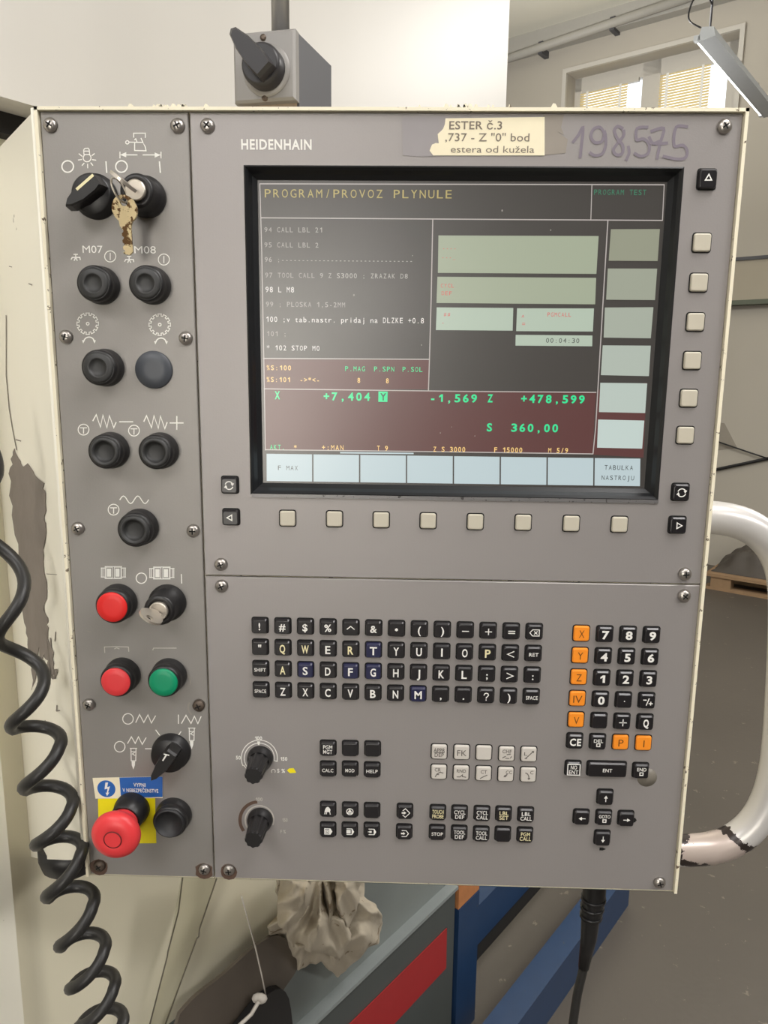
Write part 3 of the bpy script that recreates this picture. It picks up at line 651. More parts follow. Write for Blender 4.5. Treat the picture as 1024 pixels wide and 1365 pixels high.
q = MB(); squad(q, [(504.6,521.8),(517,522),(516.6,535.8),(504.4,535.6)][::-1], .0005); hl = q.build('cursor_block', E_['green'], scr)
stext([('Y',505.5,516.5,529,9)], 'dk', 'dark_lettering', .02)
stext([('F MAX',370,398,623.6,6),('TABULKA',805,844.5,623.2,6),('NASTROJU',801,846,636.8,6),('00:04:30',727,773,454,6)], 'dk', 'dark_lettering')
stext([('----',589,609,331,5),('---_',588,608,343,5),('CYCL',587,606,381,5),('DEF',588,603,391,5),('##',591,601,419,5),('-',588,593,430,5),('PGMCALL',729,762,419.5,5.5),('^',694,700,423,6),('=',693,703,432,6)], 'red', 'red_lettering')
# marks and dust on the glass
q = MB()
for a, b, s in ((500+578/3.413,281,1.3),(734,307,1),(332,279,.8),(342.5,500,1.4),(598,535,1),(587,577,.8),(472,393.5,1.5),(550,341,.7),(562,460,.8),(602,569,.6),(633,581,.8)):
    c_ = sp_(a, b); q.add([(c_.x+math.cos(k)*s*.0005, SD-.0009, c_.z+math.sin(k)*s*.0006) for k in (0,1.2,2.2,3.4,4.3,5.3)], [(0,1,2,3,4,5)])
lab(q.build('dust_specks', mat('dust', (170,165,160), .8), scr), 'light dust specks on the screen')['kind'] = 'stuff'

# ------------------------------------------------------------------ printing on the plates
Y1 = -.00022
q = MB(); ptext(q, 'HEIDENHAIN', 321.5, 415.5, 192.6, 13, Y1, .028); lab(q.build('maker_lettering', M['white'], mon), 'white printed lettering HEIDENHAIN')
q = MB(); q.prism([pp(a, b) + V((0,-.0001,0)) for a, b in ((536,156),(598,155),(596,208),(560,209),(537,207))], V((0,-.0002,0))); lab(q.build('clear_tape', M['tape'], mon), 'old smudged clear tape left of the paper label')
q = MB(); q.prism([pp(a, b) + V((0,-.0001,0)) for a, b in ((724,153),(752,153),(748,170),(752,180),(744,176),(757,186),(754,204),(724,207))], V((0,-.00015,0))); lab(q.build('glue_residue', M['tape2'], mon), 'glue residue right of the paper label')
tl = [(594,158),(726,156.3),(726,207.5),(577.6,207.5),(572.7,201),(576,193),(581,191),(585,191.4),(584,184),(583.5,179),(589,174),(590.8,171.8),(593,166)]
lbo = lab(MB().prism([pp(a, b) + V((0,-.0003,0)) for a, b in tl], V((0,-.0003,0))).build('paper_label', M['paper'], mon), 'torn cream paper label with typed text')
q = MB(); ptext(q, 'ESTER č.3', 599, 669.5, 167, 10.5, -.0008, .012); ptext(q, ',737 - Z "0" bod', 593.7, 706, 183, 10.5, -.0008, .006); ptext(q, 'estera od kužela', 601, 712.5, 199, 9, -.0008)
q.build('typed_lettering', mat('faded_typing', (128,118,104), .7, var=.25, scale=260), lbo)
# handwritten number 198,575
q = MB(); HW = lambda l: [(740 + a/3.606, b/3.606) for a, b in l]
for l in (((86,684),(112,650),(134,614),(128,690),(120,758)), ((238,640),(215,612),(185,622),(172,655),(190,685),(225,680),(240,640),(243,700),(225,740),(190,748),(168,735)),
          ((325,618),(300,608),(285,630),(300,668),(325,700),(322,738),(295,745),(280,722),(300,690),(328,655),(330,628)), ((352,705),(356,735),(342,770)),
          ((445,612),(395,618),(392,672),(425,668),(452,695),(448,735),(415,752),(382,738)), ((452,660),(470,690),(500,680)), ((462,632),(522,618),(505,690),(490,764)), ((480,692),(540,688)),
          ((636,610),(582,612),(572,700),(612,698),(634,722),(628,756),(590,766),(520,752))):
    P = [pp(*p) for p in HW(l)]; P = smooth_path(P, 4); q.ribbon([(p.x, p.z) for p in P], .0021, -.00025)
lab(q.build('handwriting', M['ink'], mon), 'handwritten number 198,575 in grey marker')
# switch panel symbols
q = MB(); w1 = 1.7
def Z3(l, ox=0, oy=0, s=3.938, bx=40, by=530): return [(bx + a/s + ox, by + b/s + oy) for a, b in l]
strokes(q, [circ(90.3,222,7.7), circ(162,222,7.7), [(141.3,215.5),(142.3,230)], [(212.6,215.5),(213.8,230)]], w1, Y1)
strokes(q, [circ(116.2,210.5,5.2,130,410), [(112,206),(111.6,200),(113,198),(117.5,197.6),(119,199.5),(119.6,206)], [(112.4,201.5),(119.2,201.5)], [(112.2,206),(119.6,206)],
            [(105.2,205),(109.5,208.3)], [(104.4,213.3),(109,212.6)], [(109.5,220.6),(112.2,217.5)], [(116.8,218.5),(117,224)], [(121,217),(123.8,220.5)], [(123.2,212.8),(128,213.6)], [(122.5,207.5),(126,204.8)]], 1.2, Y1)
B3 = lambda l: [(60 + a/5.12, 160 + b/5.12) for a, b in l]
strokes(q, [B3([(605,118),(605,90),(685,90),(685,120)]), B3([(612,152),(612,208),(690,210),(684,182),(655,122),(668,152)]), B3([(574,151),(668,153)]), circ(169.8,189.8,2.2), B3([(612,135),(620,128),(628,150)]), B3([(512,218),(512,260)]), B3([(792,218),(792,260)]), B3([(520,238),(630,238)]), B3([(668,238),(782,238)])], 1.3, Y1)
for t3 in ([(514,238),(556,220),(556,256)], [(790,240),(750,222),(750,258)]): q.poly([pp(*p) + V((0,Y1-.00016,0)) for p in B3(t3)][::-1])
ptext(q, 'M07', 110, 136.8, 332.3, 9.6, Y1); ptext(q, 'M08', 179, 207.8, 333, 9.6, Y1)
C2 = lambda l, dx=0, dy=0: [(40 + a/3.938 + dx, 300 + b/3.938 + dy) for a, b in l]
for dx, dy in ((0, 0), (71.3, 2.8)):
    strokes(q, [C2([(216,180),(222,170),(262,170),(264,182)], dx, dy), C2([(240,170),(240,152)], dx, dy), C2([(230,154),(250,154)], dx, dy), C2([(232,186),(240,170),(248,186)], dx, dy)], 1.4, Y1)
for cx, cy in ((147,341.8),(218.5,346)): strokes(q, [circ(cx,cy,7.4), [(cx,cy-4.5),(cx,cy+4.5)]], 1.2, Y1)
def gear(cx, cy, R=14.4, r=11):
    pts = []
    for k in range(12):
        a = k*30
        for da, rr in ((-9, R), (9, R), (9, r+.6), (21, r+.6)): 
            if da == 21: pts.append((cx + rr*math.cos(math.radians(a+da)), cy + rr*math.sin(math.radians(a+da))))
            else: pts.append((cx + rr*math.cos(math.radians(a+da)), cy + rr*math.sin(math.radians(a+da))))
    return pts + [pts[0]]
for cx, cy in ((117,431.5),(213,432.8)):
    strokes(q, [gear(cx, cy)], 1.1, Y1); strokes(q, [circ(cx, cy, 1.9, n=10)], 1.2, Y1)
    strokes(q, [circ(cx+1.8, cy+25, 7.2, 15, 165, 12)], 1.6, Y1)
    for sx_ in (-1, 1): q.poly([pp(cx+1.8+sx_*7.2-2, cy+22) + V((0,Y1-.00016,0)), pp(cx+1.8+sx_*7.2+2, cy+22) + V((0,Y1-.00016,0)), pp(cx+1.8+sx_*7.6, cy+26.5) + V((0,Y1-.00016,0))][::-1])
strokes(q, [Z3([(330,122),(348,90),(370,155),(383,92),(404,158),(417,95),(440,158),(452,130)]), Z3([(470,127),(540,127)]), Z3([(598,125),(612,95),(638,158),(651,95),(674,162),(685,97),(708,163),(720,130)]), Z3([(735,133),(805,133)]), Z3([(771,98),(771,168)])], 1.6, Y1)
for cx, cy in ((111.4,572.7),(178.7,574),(151.5,679.3)): strokes(q, [circ(cx,cy,7.2), [(cx-4.2,cy-2.4),(cx+4.2,cy-2.4)], [(cx,cy-2.4),(cx,cy+5)]], 1.3, Y1)
sw = [(159.8+i*1.6, 666.2 - 5*math.sin(i/24*4*math.pi)) for i in range(25)]
strokes(q, [sw], 1.5, Y1)
for ox, oy in ((151.2,763.2),(215.8,763.8)):
    strokes(q, [[(ox-11,oy-8),(ox+11,oy-8),(ox+11,oy+8),(ox-11,oy+8),(ox-11,oy-8)], [(ox-16.5,oy-6),(ox-11,oy-6)], [(ox-16.5,oy+6),(ox-11,oy+6)], [(ox+16.5,oy-6),(ox+11,oy-6)], [(ox+16.5,oy+6),(ox+11,oy+6)]], 1.1, Y1)
    for k in (-16,-14,14,16): strokes(q, [[(ox+k,oy-6.4),(ox+k,oy+6.4)]], 1.1, Y1)
    for k in (-5.6, 5.6):
        strokes(q, [[(ox+k-4.3,oy-7),(ox+k+4.3,oy-7),(ox+k+4.3,oy+7),(ox+k-4.3,oy+7),(ox+k-4.3,oy-7)]], .8, Y1)
        q.poly([pp(ox+k+a, oy+b) + V((0,Y1-.00016,0)) for a, b in ((-2.8,-5.4),(2.8,-5.4),(2.8,5.4),(-2.8,5.4))][::-1])
strokes(q, [circ(188.5,770.7,6.9), [(241.8,765.5),(242.2,777.5)]], 1.4, Y1)
Z5 = lambda l: Z3(l, s=3.938, bx=80, by=930)
strokes(q, [circ(170.7,958.2,7), circ(159.7,995.3,7), Z5([(398,130),(418,88),(440,130),(462,90),(480,133),(502,95)]), Z5([(355,240),(375,205),(395,240),(412,205),(432,245),(452,210)]), Z5([(622,90),(622,136)]), Z5([(638,135),(662,92),(688,135),(706,97),(724,136),(741,98)])], 1.4, Y1)
strokes(q, [Z5([(503,170),(523,197)]), Z5([(635,178),(620,200)]), Z5([(448,268),(480,268)])], 1.5, Y1)
for ox, oy in ((255.7,984),(178,1011)):
    strokes(q, [[(ox-4.5,oy-13.5),(ox+4.5,oy-13.5)], [(ox-3.4,oy-13.5),(ox-3,oy+3),(ox+3,oy+3),(ox+3.4,oy-13.5)], [(ox-2.6,oy-9),(ox+2.6,oy-9),(ox-1.5,oy-6),(ox+2,oy-4)]], 1.3, Y1)
    q.poly([pp(ox+a, oy+b) + V((0,Y1-.00016,0)) for a, b in ((-2.4,3.5),(2.4,3.5),(2,9),(0,14.5),(-2,9))][::-1])
split_build(q, 'printed_symbol', M['white'], swp)
q = MB(); Z4 = lambda l: Z3(l, s=3.938, bx=60, by=740)
strokes(q, [Z4([(314,512),(312,482),(360,480),(438,482),(440,506)]), Z4([(365,492),(375,486),(390,492)]), Z4([(566,498),(570,488),(690,488)])], 1.2, Y1)
split_build(q, 'worn_symbol', M['worn'], swp)
q = MB(); strokes(q, [Z4([(330,548),(380,538),(440,550),(474,566)]), Z4([(574,558),(640,556),(700,582),(745,620),(768,650),(762,680)]), Z4([(740,622),(756,640),(764,676)]), Z4([(220,398),(240,404)])], 1.0, Y1)
strokes(q, [circ(263,943,12,150,230,8)], 2.4, Y1)
split_build(q, 'scratch', mat('plate_scratches', (150,144,136), .5), swp)

# screws
SCR = {}
def screw(px, py, parent, dirty=False, k=.0):
    r = .0050; x, z = pp(px, py, .002).x, pp(px, py, .002).z
    key = dirty
    if key not in SCR:
        q = MB(); q.lathe(0, 0, [(r*1.12, 0), (r*1.1, .0006)], 20, cap1=False); q.lathe(0, 0, [(r, .0005), (r*.98, .0018), (r*.8, .0028), (r*.45, .0034), (r*.1, .0036)], 20)
        q.cur = 1; a = .5
        for t_ in (a, a + math.pi/2):
            d = V((math.cos(t_), math.sin(t_))); n = V((-d.y, d.x))*.00055
            c4 = [-d*.0026-n, d*.0026-n, d*.0026+n, -d*.0026+n]; q.add([(c.x, -.00375, c.y) for c in c4], [(0,1,2,3)]); q.add([(c.x*.7, -.0030, c.y*.7) for c in c4], [(0,1,2,3)])
        SCR[key] = q.build('screw', [M['dirty'] if dirty else M['steel'], M['keygap']], None, (0,0,0))
        o = SCR[key]; o.parent = parent; o.location = V((x, 0, z)) - WL[parent.name]; WL[o.name] = V((x,0,z))
    else: o = link('screw', SCR[key].data, parent, (x, 0, z))
    o.rotation_euler[1] = random.uniform(0, 1.5)
    if dirty: lab(o, 'rusty dark screw')
    return o
for p in ((66,166),(236,167),(87,449),(247,451),(103,705),(257,708),(118,940),(272,1160)): screw(*p, swp)
screw(264.4, 941.4, swp, True); screw(132, 1155.5, swp, True)
for p in ((276,167),(967,168),(294,753),(914,766)): screw(*p, mon)
for p in ((295,782),(913,795),(305,1161),(880,1178)): screw(*p, kbd)
for px, py, par in ((132,1156,swp),(272,1161,swp),(305,1162,kbd)):
    c_ = pp(px, py); q = MB(); q.add([(c_.x+math.cos(k*.5236)*.0082*random.uniform(.85,1.1), -.00008, c_.z+math.sin(k*.5236)*.0080) for k in range(12)], [list(range(12))]); lab(q.build('grime_ring', M['rustring'], par), 'dark grime around a screw')

# ------------------------------------------------------------------ push buttons
def button(px, py, d, r, capm, style, label, parent=swp):
    c = pp(px, py, d); x, z = c.x, c.z
    col = MB(); col.lathe(x, z, [(r*1.16, 0), (r*1.16, .003), (r*1.10, .006), (r*1.04, d*.55), (r*1.08, d*.6), (r*1.08, d*.86), (r*1.0, d*.97), (r*.86, d*.97), (r*.86, d*.6)], 40, cap1=False)
    root = col.build('push_button', M['black'], parent, (x, 0, z)); lab(root, label)
    q = MB()
    if style == 'boot':   # rubber booted button with dished centre
        q.lathe(x, z, [(r*.93, d*.5), (r*.93, d*.98), (r*.80, d*1.06), (r*.66, d*1.03), (r*.60, d*1.08), (r*.52, d*1.02), (r*.45, d*.96), (r*.25, d*.93), (r*.02, d*.92)], 40)
    elif style == 'deep':
        q.lathe(x, z, [(r*.93, d*.5), (r*.93, d*1.0), (r*.84, d*1.10), (r*.70, d*1.10), (r*.62, d*.98), (r*.56, d*.86), (r*.4, d*.82), (r*.02, d*.81)], 40)
    elif style == 'flat':
        q.lathe(x, z, [(r*.86, d*.5), (r*.93, d*.96), (r*.93, d*1.04), (r*.88, d*1.08), (r*.5, d*1.09), (r*.02, d*1.09)], 40)
    elif style == 'hollow':
        q.lathe(x, z, [(r*.9, d*.5), (r*.98, d*1.0), (r*.92, d*1.12), (r*.86, d*1.1), (r*.84, d*.86), (r*.02, d*.86)], 40)
    q.build('button_cap', capm, root, (x, 0, z))
bt = mat('rubber_boot', (52,52,52), .48, var=.15, scale=120)
button(124.2, 377.5, .016, .0122, bt, 'boot', 'black rubber button under M07 lettering')
button(194, 377.5, .016, .0122, bt, 'boot', 'black rubber button under M08 lettering')
button(130.5, 490, .016, .0124, bt, 'boot', 'black button under the left gear symbol')
button(139, 602.4, .015, .0124, bt, 'deep', 'black button under the minus symbol')
button(206.3, 603, .015, .0124, bt, 'deep', 'black button under the plus symbol')
button(178.6, 707, .015, .0128, bt, 'deep', 'single black button under the wave symbol')
button(149.4, 809.3, .015, .0132, M['red'], 'flat', 'bright red push button, upper of the two red ones')
button(154.5, 909, .016, .0128, M['coral'], 'flat', 'faded red push button left of the green one')
button(218, 909.6, .016, .0126, M['green'], 'flat', 'green push button')
button(225.5, 1097.6, .014, .0134, M['blackm'], 'hollow', 'black hollow button right of the emergency stop')
c = pp(204, 493, .003); lab(MB().lathe(c.x, c.z, [(.0144, 0), (.0144, .002), (.0138, .003), (.006, .0032), (.0002, .0032)], 40).build('blanking_cap', M['cap'], swp), 'flat slate grey blanking cap under the right gear symbol')
# rotary selectors with a ridge grip
def selector(px, py, d, r, ang, label, tip=1.35, mark=True, backlen=.85):
    c = pp(px, py, 0); x, z = c.x, c.z
    q = MB(); q.lathe(x, z, [(r*1.08, 0), (r*1.08, .003), (r, .004), (r*.98, d*.42), (r*.90, d*.46), (r*.02, d*.46)], 40)
    root = lab(q.build('selector_switch', M['black'], swp, (x, 0, z)), label)
    dr = V((math.cos(ang), math.sin(ang))); n = V((-dr.y, dr.x)); wd_ = r*.30
    o2 = [(-backlen*r, -wd_), (-backlen*r*.6, -wd_*1.25), (.3*r, -wd_*1.2), (tip*r*.8, -wd_*.6), (tip*r, 0), (tip*r*.8, wd_*.6), (.3*r, wd_*1.2), (-backlen*r*.6, wd_*1.25), (-backlen*r, wd_)]
    L = []
    for yy, kk in ((d*.40, 1.05), (d*.9, .97), (d, .88)):
        L.append([(x + (dr*a*kk + n*b*kk).x, -yy, z + (dr*a*kk + n*b*kk).y) for a, b in o2])
    q = MB(); q.loops(L, False, True); q.build('grip', M['black'], root)
    return x, z, dr, n, root
x, z, dr, n, root = selector(129, 263, .024, .0150, math.radians(217), 'black selector switch with cream mark under the lamp symbol', 1.25)
ma = pp(102.5, 252, .0245); mb_ = pp(123.5, 233.5, .0245); q = MB(); q.ribbon([(ma.x, ma.z), (mb_.x, mb_.z)], .0020, -.0243); lab(q.build('position_mark', M['cream'], root), 'cream line on the grip')
x, z, dr, n, root = selector(229, 1001, .022, .0152, math.radians(234), 'black three position selector switch above the stickers', 1.4)
ma = pp(222, 1006, .0225); mb_ = pp(217, 1014, .0225); q = MB(); q.ribbon([(ma.x, ma.z), (mb_.x, mb_.z)], .0012, -.0223); q.ribbon([(ma.x-.0022, ma.z+.0004), (ma.x+.002, ma.z-.0006)], .001, -.0223); lab(q.build('position_mark', M['white'], root), 'white pointer mark')
# key switches
def keyswitch(px, py, d, r, label):
    c = pp(px, py, d); x, z = c.x, c.z
    q = MB(); q.lathe(x, z, [(r*1.22, 0), (r*1.22, .004), (r*1.12, .0055), (r*1.10, .0085), (r*1.04, .009), (r*1.0, d*.92), (r*.92, d), (r*.62, d), (r*.62, d-.002)], 40)
    root = lab(q.build('key_switch', M['black'], swp, (x, 0, z)), label)
    MB().lathe(x, z, [(r*.62, d-.004), (r*.60, d+.0022), (r*.54, d+.0028)], 32, smooth=False).build('lock_cylinder', M['chrome'], root)
    return x, z
def keyshape(c, u, v_, th, r, length, hole=.28, ho=.45, notch=True):
    """bow centred c, u points from bow to blade, v_ across, th thickness vector"""
    q = MB(); n = 28; O = []; I = []
    for k in range(n):
        a = 2*math.pi*k/n; O.append(c + u*math.cos(a)*r + v_*math.sin(a)*r*.96); I.append(c - u*r*ho + u*math.cos(a)*r*hole + v_*math.sin(a)*r*hole)
    h = th*.5
    q.loops([[p+h for p in I], [p+h for p in O], [p-h for p in O], [p-h for p in I], [p+h for p in I]], False, False)
    bw = r*.40
    pts = [(r*.8, bw*1.3), (r*1.25, bw*1.15), (r*1.3, bw*.9)]
    k = r*1.3
    while k < length - bw and notch: pts += [(k+.0012, bw*.9), (k+.0022, bw*.55), (k+.0032, bw*.6), (k+.0042, bw*.9)]; k += .0046
    pts += [(length-bw*.6, bw*.85), (length, bw*.2), (length, -bw*.3), (length-bw*.6, -bw*.9), (r*1.25, -bw*.95), (r*.8, -bw*1.3)]
    q.loops([[c + u*a + v_*b - h*.8 for a, b in pts], [c + u*a + v_*b + h*.8 for a, b in pts]])
    return q
x, z = keyswitch(181.5, 254, .022, .0122, 'key switch with inserted key, under the door symbol')
th_ = math.radians(-38); uu = V((math.cos(th_), 0, math.sin(th_)))
nm = V((-uu.z, 0, uu.x))
c0 = V((x, -.0248-.0155, z)) - uu*.003
tag(keyshape(c0, V((0,1,0)), uu, nm*.0022, .0105, .0157, notch=False).build('lock_key', M['chrome']), 'nickel key seen edge on, inserted in the upper key switch', 'key')
hk = pp(166.5, 279, .030); tipk = pp(171.5, 340, .022); ud = (tipk - hk).normalized(); vd = ud.cross(V((0,-1,0))).normalized()
tag(keyshape(hk, ud, vd, V((0,.0022,0)), .0094, (tipk-hk).length, .30, .5).build('lock_key', M['brass']), 'worn brass key hanging from the key ring above M08', 'key')
rc = hk - ud*.0094*.9; q = MB(); rcn = (c0 + hk)/2 + V((-.004, 0, .003)); 
ra = V((-.35,0,.9)).normalized(); rb = V((0,-1,0)).cross(ra).normalized()*.25 + V((0,-.9,0))
ctr = hk - ud*.0094*.5 + ra*.0085; q.tube([ctr + ra*math.cos(t*2*math.pi/28)*.0088 + rb.normalized()*math.sin(t*2*math.pi/28)*.0075 for t in range(29)], .0007, 6)
tag(q.build('key_ring', M['chrome']), 'small steel key ring joining the two keys at the upper switch', 'key ring')
x, z = keyswitch(212, 814, .023, .0124, 'key switch with inserted key beside the red button')
uu = V((.84, 0, -.55)); nm = V((-uu.z, 0, uu.x)); c0 = V((x, -.0258-.0135, z)) - uu*.001
tag(keyshape(c0, V((0,1,0)), uu, nm*.0020, .0098, .0137, notch=False).build('lock_key', M['chrome']), 'nickel key inserted in the lower key switch beside the red button', 'key')
# emergency stop with stickers
q = MB(); q.prism([pp(a, b) + V((0,-.0001,0)) for a, b in ((130.8,1062),(207,1062),(207.4,1095),(208.7,1123.8),(132,1124))], V((0,-.0002,0))); ys = lab(q.build('yellow_sticker', M['yellow'], swp), 'plain yellow square sticker behind the emergency stop')
q = MB(); q.prism([pp(a, b) + V((0,-.0003,0)) for a, b in ((123.7,1036.7),(217,1034.6),(217.2,1063.3),(127.5,1064.2))], V((0,-.0002,0))); wst = lab(q.build('warning_sticker', M['paper'], swp), 'white and blue warning sticker with a lightning bolt')
q = MB(); q.poly([pp(a, b) + V((0,-.0006,0)) for a, b in ((159.5,1036),(217,1034.8),(217,1062),(161.6,1062.6))][::-1]); cb = pp(142.2, 1050.9); q.add([(cb.x+math.cos(k*math.pi/16)*.0079, -.0006, cb.z+math.sin(k*math.pi/16)*.0079) for k in range(32)], [list(range(32))])
q.build('blue_print', M['blue'], wst)
q = MB(); bolt = [(141,1042.5),(144.6,1042.2),(143.4,1048.6),(147.2,1047.6),(144.4,1056),(146.3,1055.6),(143.2,1060.5),(141.2,1055.8),(142.9,1056.2),(144,1050.5),(139.9,1051.6)]
q.poly([pp(*p) + V((0,-.0008,0)) for p in bolt][::-1]); ptext(q, 'VYPNI', 178, 194, 1046.4, 4.6, -.0008, .02); ptext(q, 'V NEBEZPEČENSTVE', 163.5, 211, 1053.8, 4.6, -.0008, .02)
q.build('white_lettering', M['white'], wst)
c = pp(150, 1120, .046); x, z = c.x, c.z
q = MB(); q.lathe(x, z, [(.0150, 0), (.0150, .005), (.0138, .007), (.0132, .021)], 40)
es = lab(q.build('emergency_stop', M['black'], swp, (x, 0, z)), 'emergency stop button with black collar and large red mushroom head')
MB().lathe(x, z, [(.0118, .019), (.0118, .028), (.0125, .031), (.0185, .0335), (.0200, .0365), (.0198, .040), (.0182, .0428), (.0140, .0448), (.0080, .0456), (.0072, .0452), (.0070, .0452), (.0066, .0459)], 48).build('mushroom_head', M['coral'], es)
q = MB(); q.lathe(x, z, [(.0076, .0458), (.0066, .0460)], 40, cap1=False); q.build('centre_ring', mat('dark_red_ring', (110,24,26), .5), es)

# ------------------------------------------------------------------ keys
KM = {}
def key_obj(kind, parent, x, z, wx=.0126, wz=.0126, label=None):
    k = (kind, round(wx, 5), round(wz, 5))
    def rr(w_, h_, y, rad=.0016):
        P = []
        for cx, cz, a0 in ((w_/2-rad, h_/2-rad, 0), (-w_/2+rad, h_/2-rad, 90), (-w_/2+rad, -h_/2+rad, 180), (w_/2-rad, -h_/2+rad, 270)):
            for t_ in (0, 45, 90): P.append((cx + rad*math.cos(math.radians(a0+t_)), y, cz + rad*math.sin(math.radians(a0+t_))))
        return P
    if k not in KM:
        q = MB(); flat = kind in ('keybeige', 'keywhite', 'keyorange')
        H_ = .0022 if flat else .0036
        if flat: q.loops([rr(wx, wz, 0), rr(wx, wz, -H_+.0008), rr(wx-.0008, wz-.0008, -H_+.0001), rr(wx-.0018, wz-.0018, -H_-.0002)], False, True)
        else: q.loops([rr(wx, wz, 0), rr(wx, wz, -H_+.0014), rr(wx-.0003, wz-.0003, -H_+.0011), [(p[0], p[1], p[2]-.0004) for p in rr(wx-.0012, wz-.0018, -H_-.0001, .0014)], [(p[0], p[1], p[2]-.00045) for p in rr(wx-.0018, wz-.0024, -H_-.0002, .0012)]], False, True)
        q.cur = 1; q.loops([rr(wx+.0018, wz+.0018, -.00015, .002), rr(wx-.0002, wz-.0002, -.0002)], False, False)
        o = q.build('key', [M[kind], M['keygap']], parent, (0, 0, 0)); KM[k] = o.data
        o.location = V((x, 0, z)) - WL[parent.name]; WL[o.name] = V((x, 0, z))
    else: o = link('key', KM[k], parent, (x, 0, z))
    if label: o['label'] = label
    return o, -(.0022 if kind in ('keybeige','keywhite','keyorange') else .0036) - .0004
LEG = {}
def legend(o, x, z, y, kind, arg, m_, h=.0062, bold=.02, sx=1.0):
    q = MB(); z -= .0001
    if kind == 't':
        g_ = glyph(arg, bold) if len(arg) == 1 else None; w_ = None
        if g_ and arg.isalpha() and arg not in 'IJLEFPT':
            nat = (max(v[0] for v in g_[0]) - min(v[0] for v in g_[0]))*h/GL['cap']; w_ = min(nat, h*(.92 if arg in 'MW' else .70))
        text(q, arg, x, z, h, y, bold, sx=sx, width=w_)
    elif kind == 'tt':
        ls = arg.split('|'); hh_ = .0034 if len(ls) > 1 else .0030
        for i, s in enumerate(ls): text(q, s, x, z + ((len(ls)-1)/2 - i)*(.0043), hh_, y, .012, width=min(.0096, .0025*len(s)+.0002))
    elif kind == 's':
        for l in arg: q.ribbon([(x + a*.001, z + b*.001) for a, b in l], .0008, y)
    elif kind == 'p':
        for l in arg[0]: q.ribbon([(x + a*.001, z + b*.001) for a, b in l], .0007, y)
        for l in arg[1]: q.poly([(x + a*.001, y, z + b*.001) for a, b in l])
    return q.build('legend', M[m_], o)
def grid(c4, nc, nr_, d):
    c = [pp(*p, d) for p in c4]
    def f(i, j):
        u, v_ = i/(nc-1), j/(nr_-1); a = c[0].lerp(c[1], u); b = c[3].lerp(c[2], u); q = a.lerp(b, v_); return q.x, q.z
    return f
G = grid([(346,835),(713,843.3),(709,930),(347.3,921)], 13, 4, .0036)
rows = ["!#$%^&*()-+=\b", "\"QWERTYUIOP<\r", "\tASDFGHJKL;>:", "\vZXCVBNM,.?)\f"]
nice = {'\b': 'erase symbol', '\r': 'RET', '\t': 'SHIFT', '\v': 'SPACE', '\f': 'SPACE'}
blueks = {(1,6),(2,2),(2,4),(2,5),(3,7)}
for j, row in enumerate(rows):
    for i, ch in enumerate(row):
        x, z = G(i, j); bl = (j, i) in blueks
        if j == 1 and i == 5: bl = True
        if j == 1 and i == 6: bl = False
        o, y = key_obj('keyblue' if bl else 'keyblack', kbd, x, z, label='%s key marked %s' % ('dark blue' if bl else 'black', nice.get(ch, ch)))
        cr = 'cream' if ch in 'QWRAP' else 'white'
        if ch == '\b': legend(o, x, z, y, 'p', ([[(-4,0),(-1.8,2.6),(3.6,2.6),(3.6,-2.6),(-1.8,-2.6),(-4,0)], [(-.4,1.2),(2,-1.2)], [(-.4,-1.2),(2,1.2)]], []), 'white')
        elif ch in nice: legend(o, x, z, y, 'tt', nice[ch], 'white')
        elif ch == '*': legend(o, x, z, y, 's', [[(0,1.1),(0,-1.1)],[(-1,.5),(1,-.5)],[(-1,-.5),(1,.5)]], 'white')
        elif ch == '^': legend(o, x, z, y, 's', [[(-3,-.5),(0,2),(3,-.5)]], 'white')
        elif ch in '-+=': legend(o, x, z, y, 's', {'-': [[(-2.6,0),(2.6,0)]], '+': [[(-2.6,0),(2.6,0)],[(0,-2.6),(0,2.6)]], '=': [[(-2.6,.9),(2.6,.9)],[(-2.6,-.9),(2.6,-.9)]]}[ch], 'white')
        elif ch == '?': legend(o, x, z, y, 's', [[(-1.9,1.3),(-1.3,2.7),(0,3.2),(1.4,2.7),(1.8,1.4),(1,.2),(.1,-.5),(0,-1.3)],[(0,-2.5),(0,-3.1)]], 'white')
        elif ch in '<>': s_ = 1 if ch == '>' else -1; legend(o, x, z, y, 's', [[(-2.6*s_,2.4),(2.6*s_,0),(-2.6*s_,-2.4)]], 'white')
        else: legend(o, x, z, y, 't', ch, cr, .0066 if ch.isalpha() else .0058, .022)
G = grid([(775.9,845.4),(869.8,847.3),(858.8,991.8),(767,988.7)], 4, 6, .003)
npad = ["X789", "Y456", "Z123", "40.±", "V ÷Q", "C\nPI"]
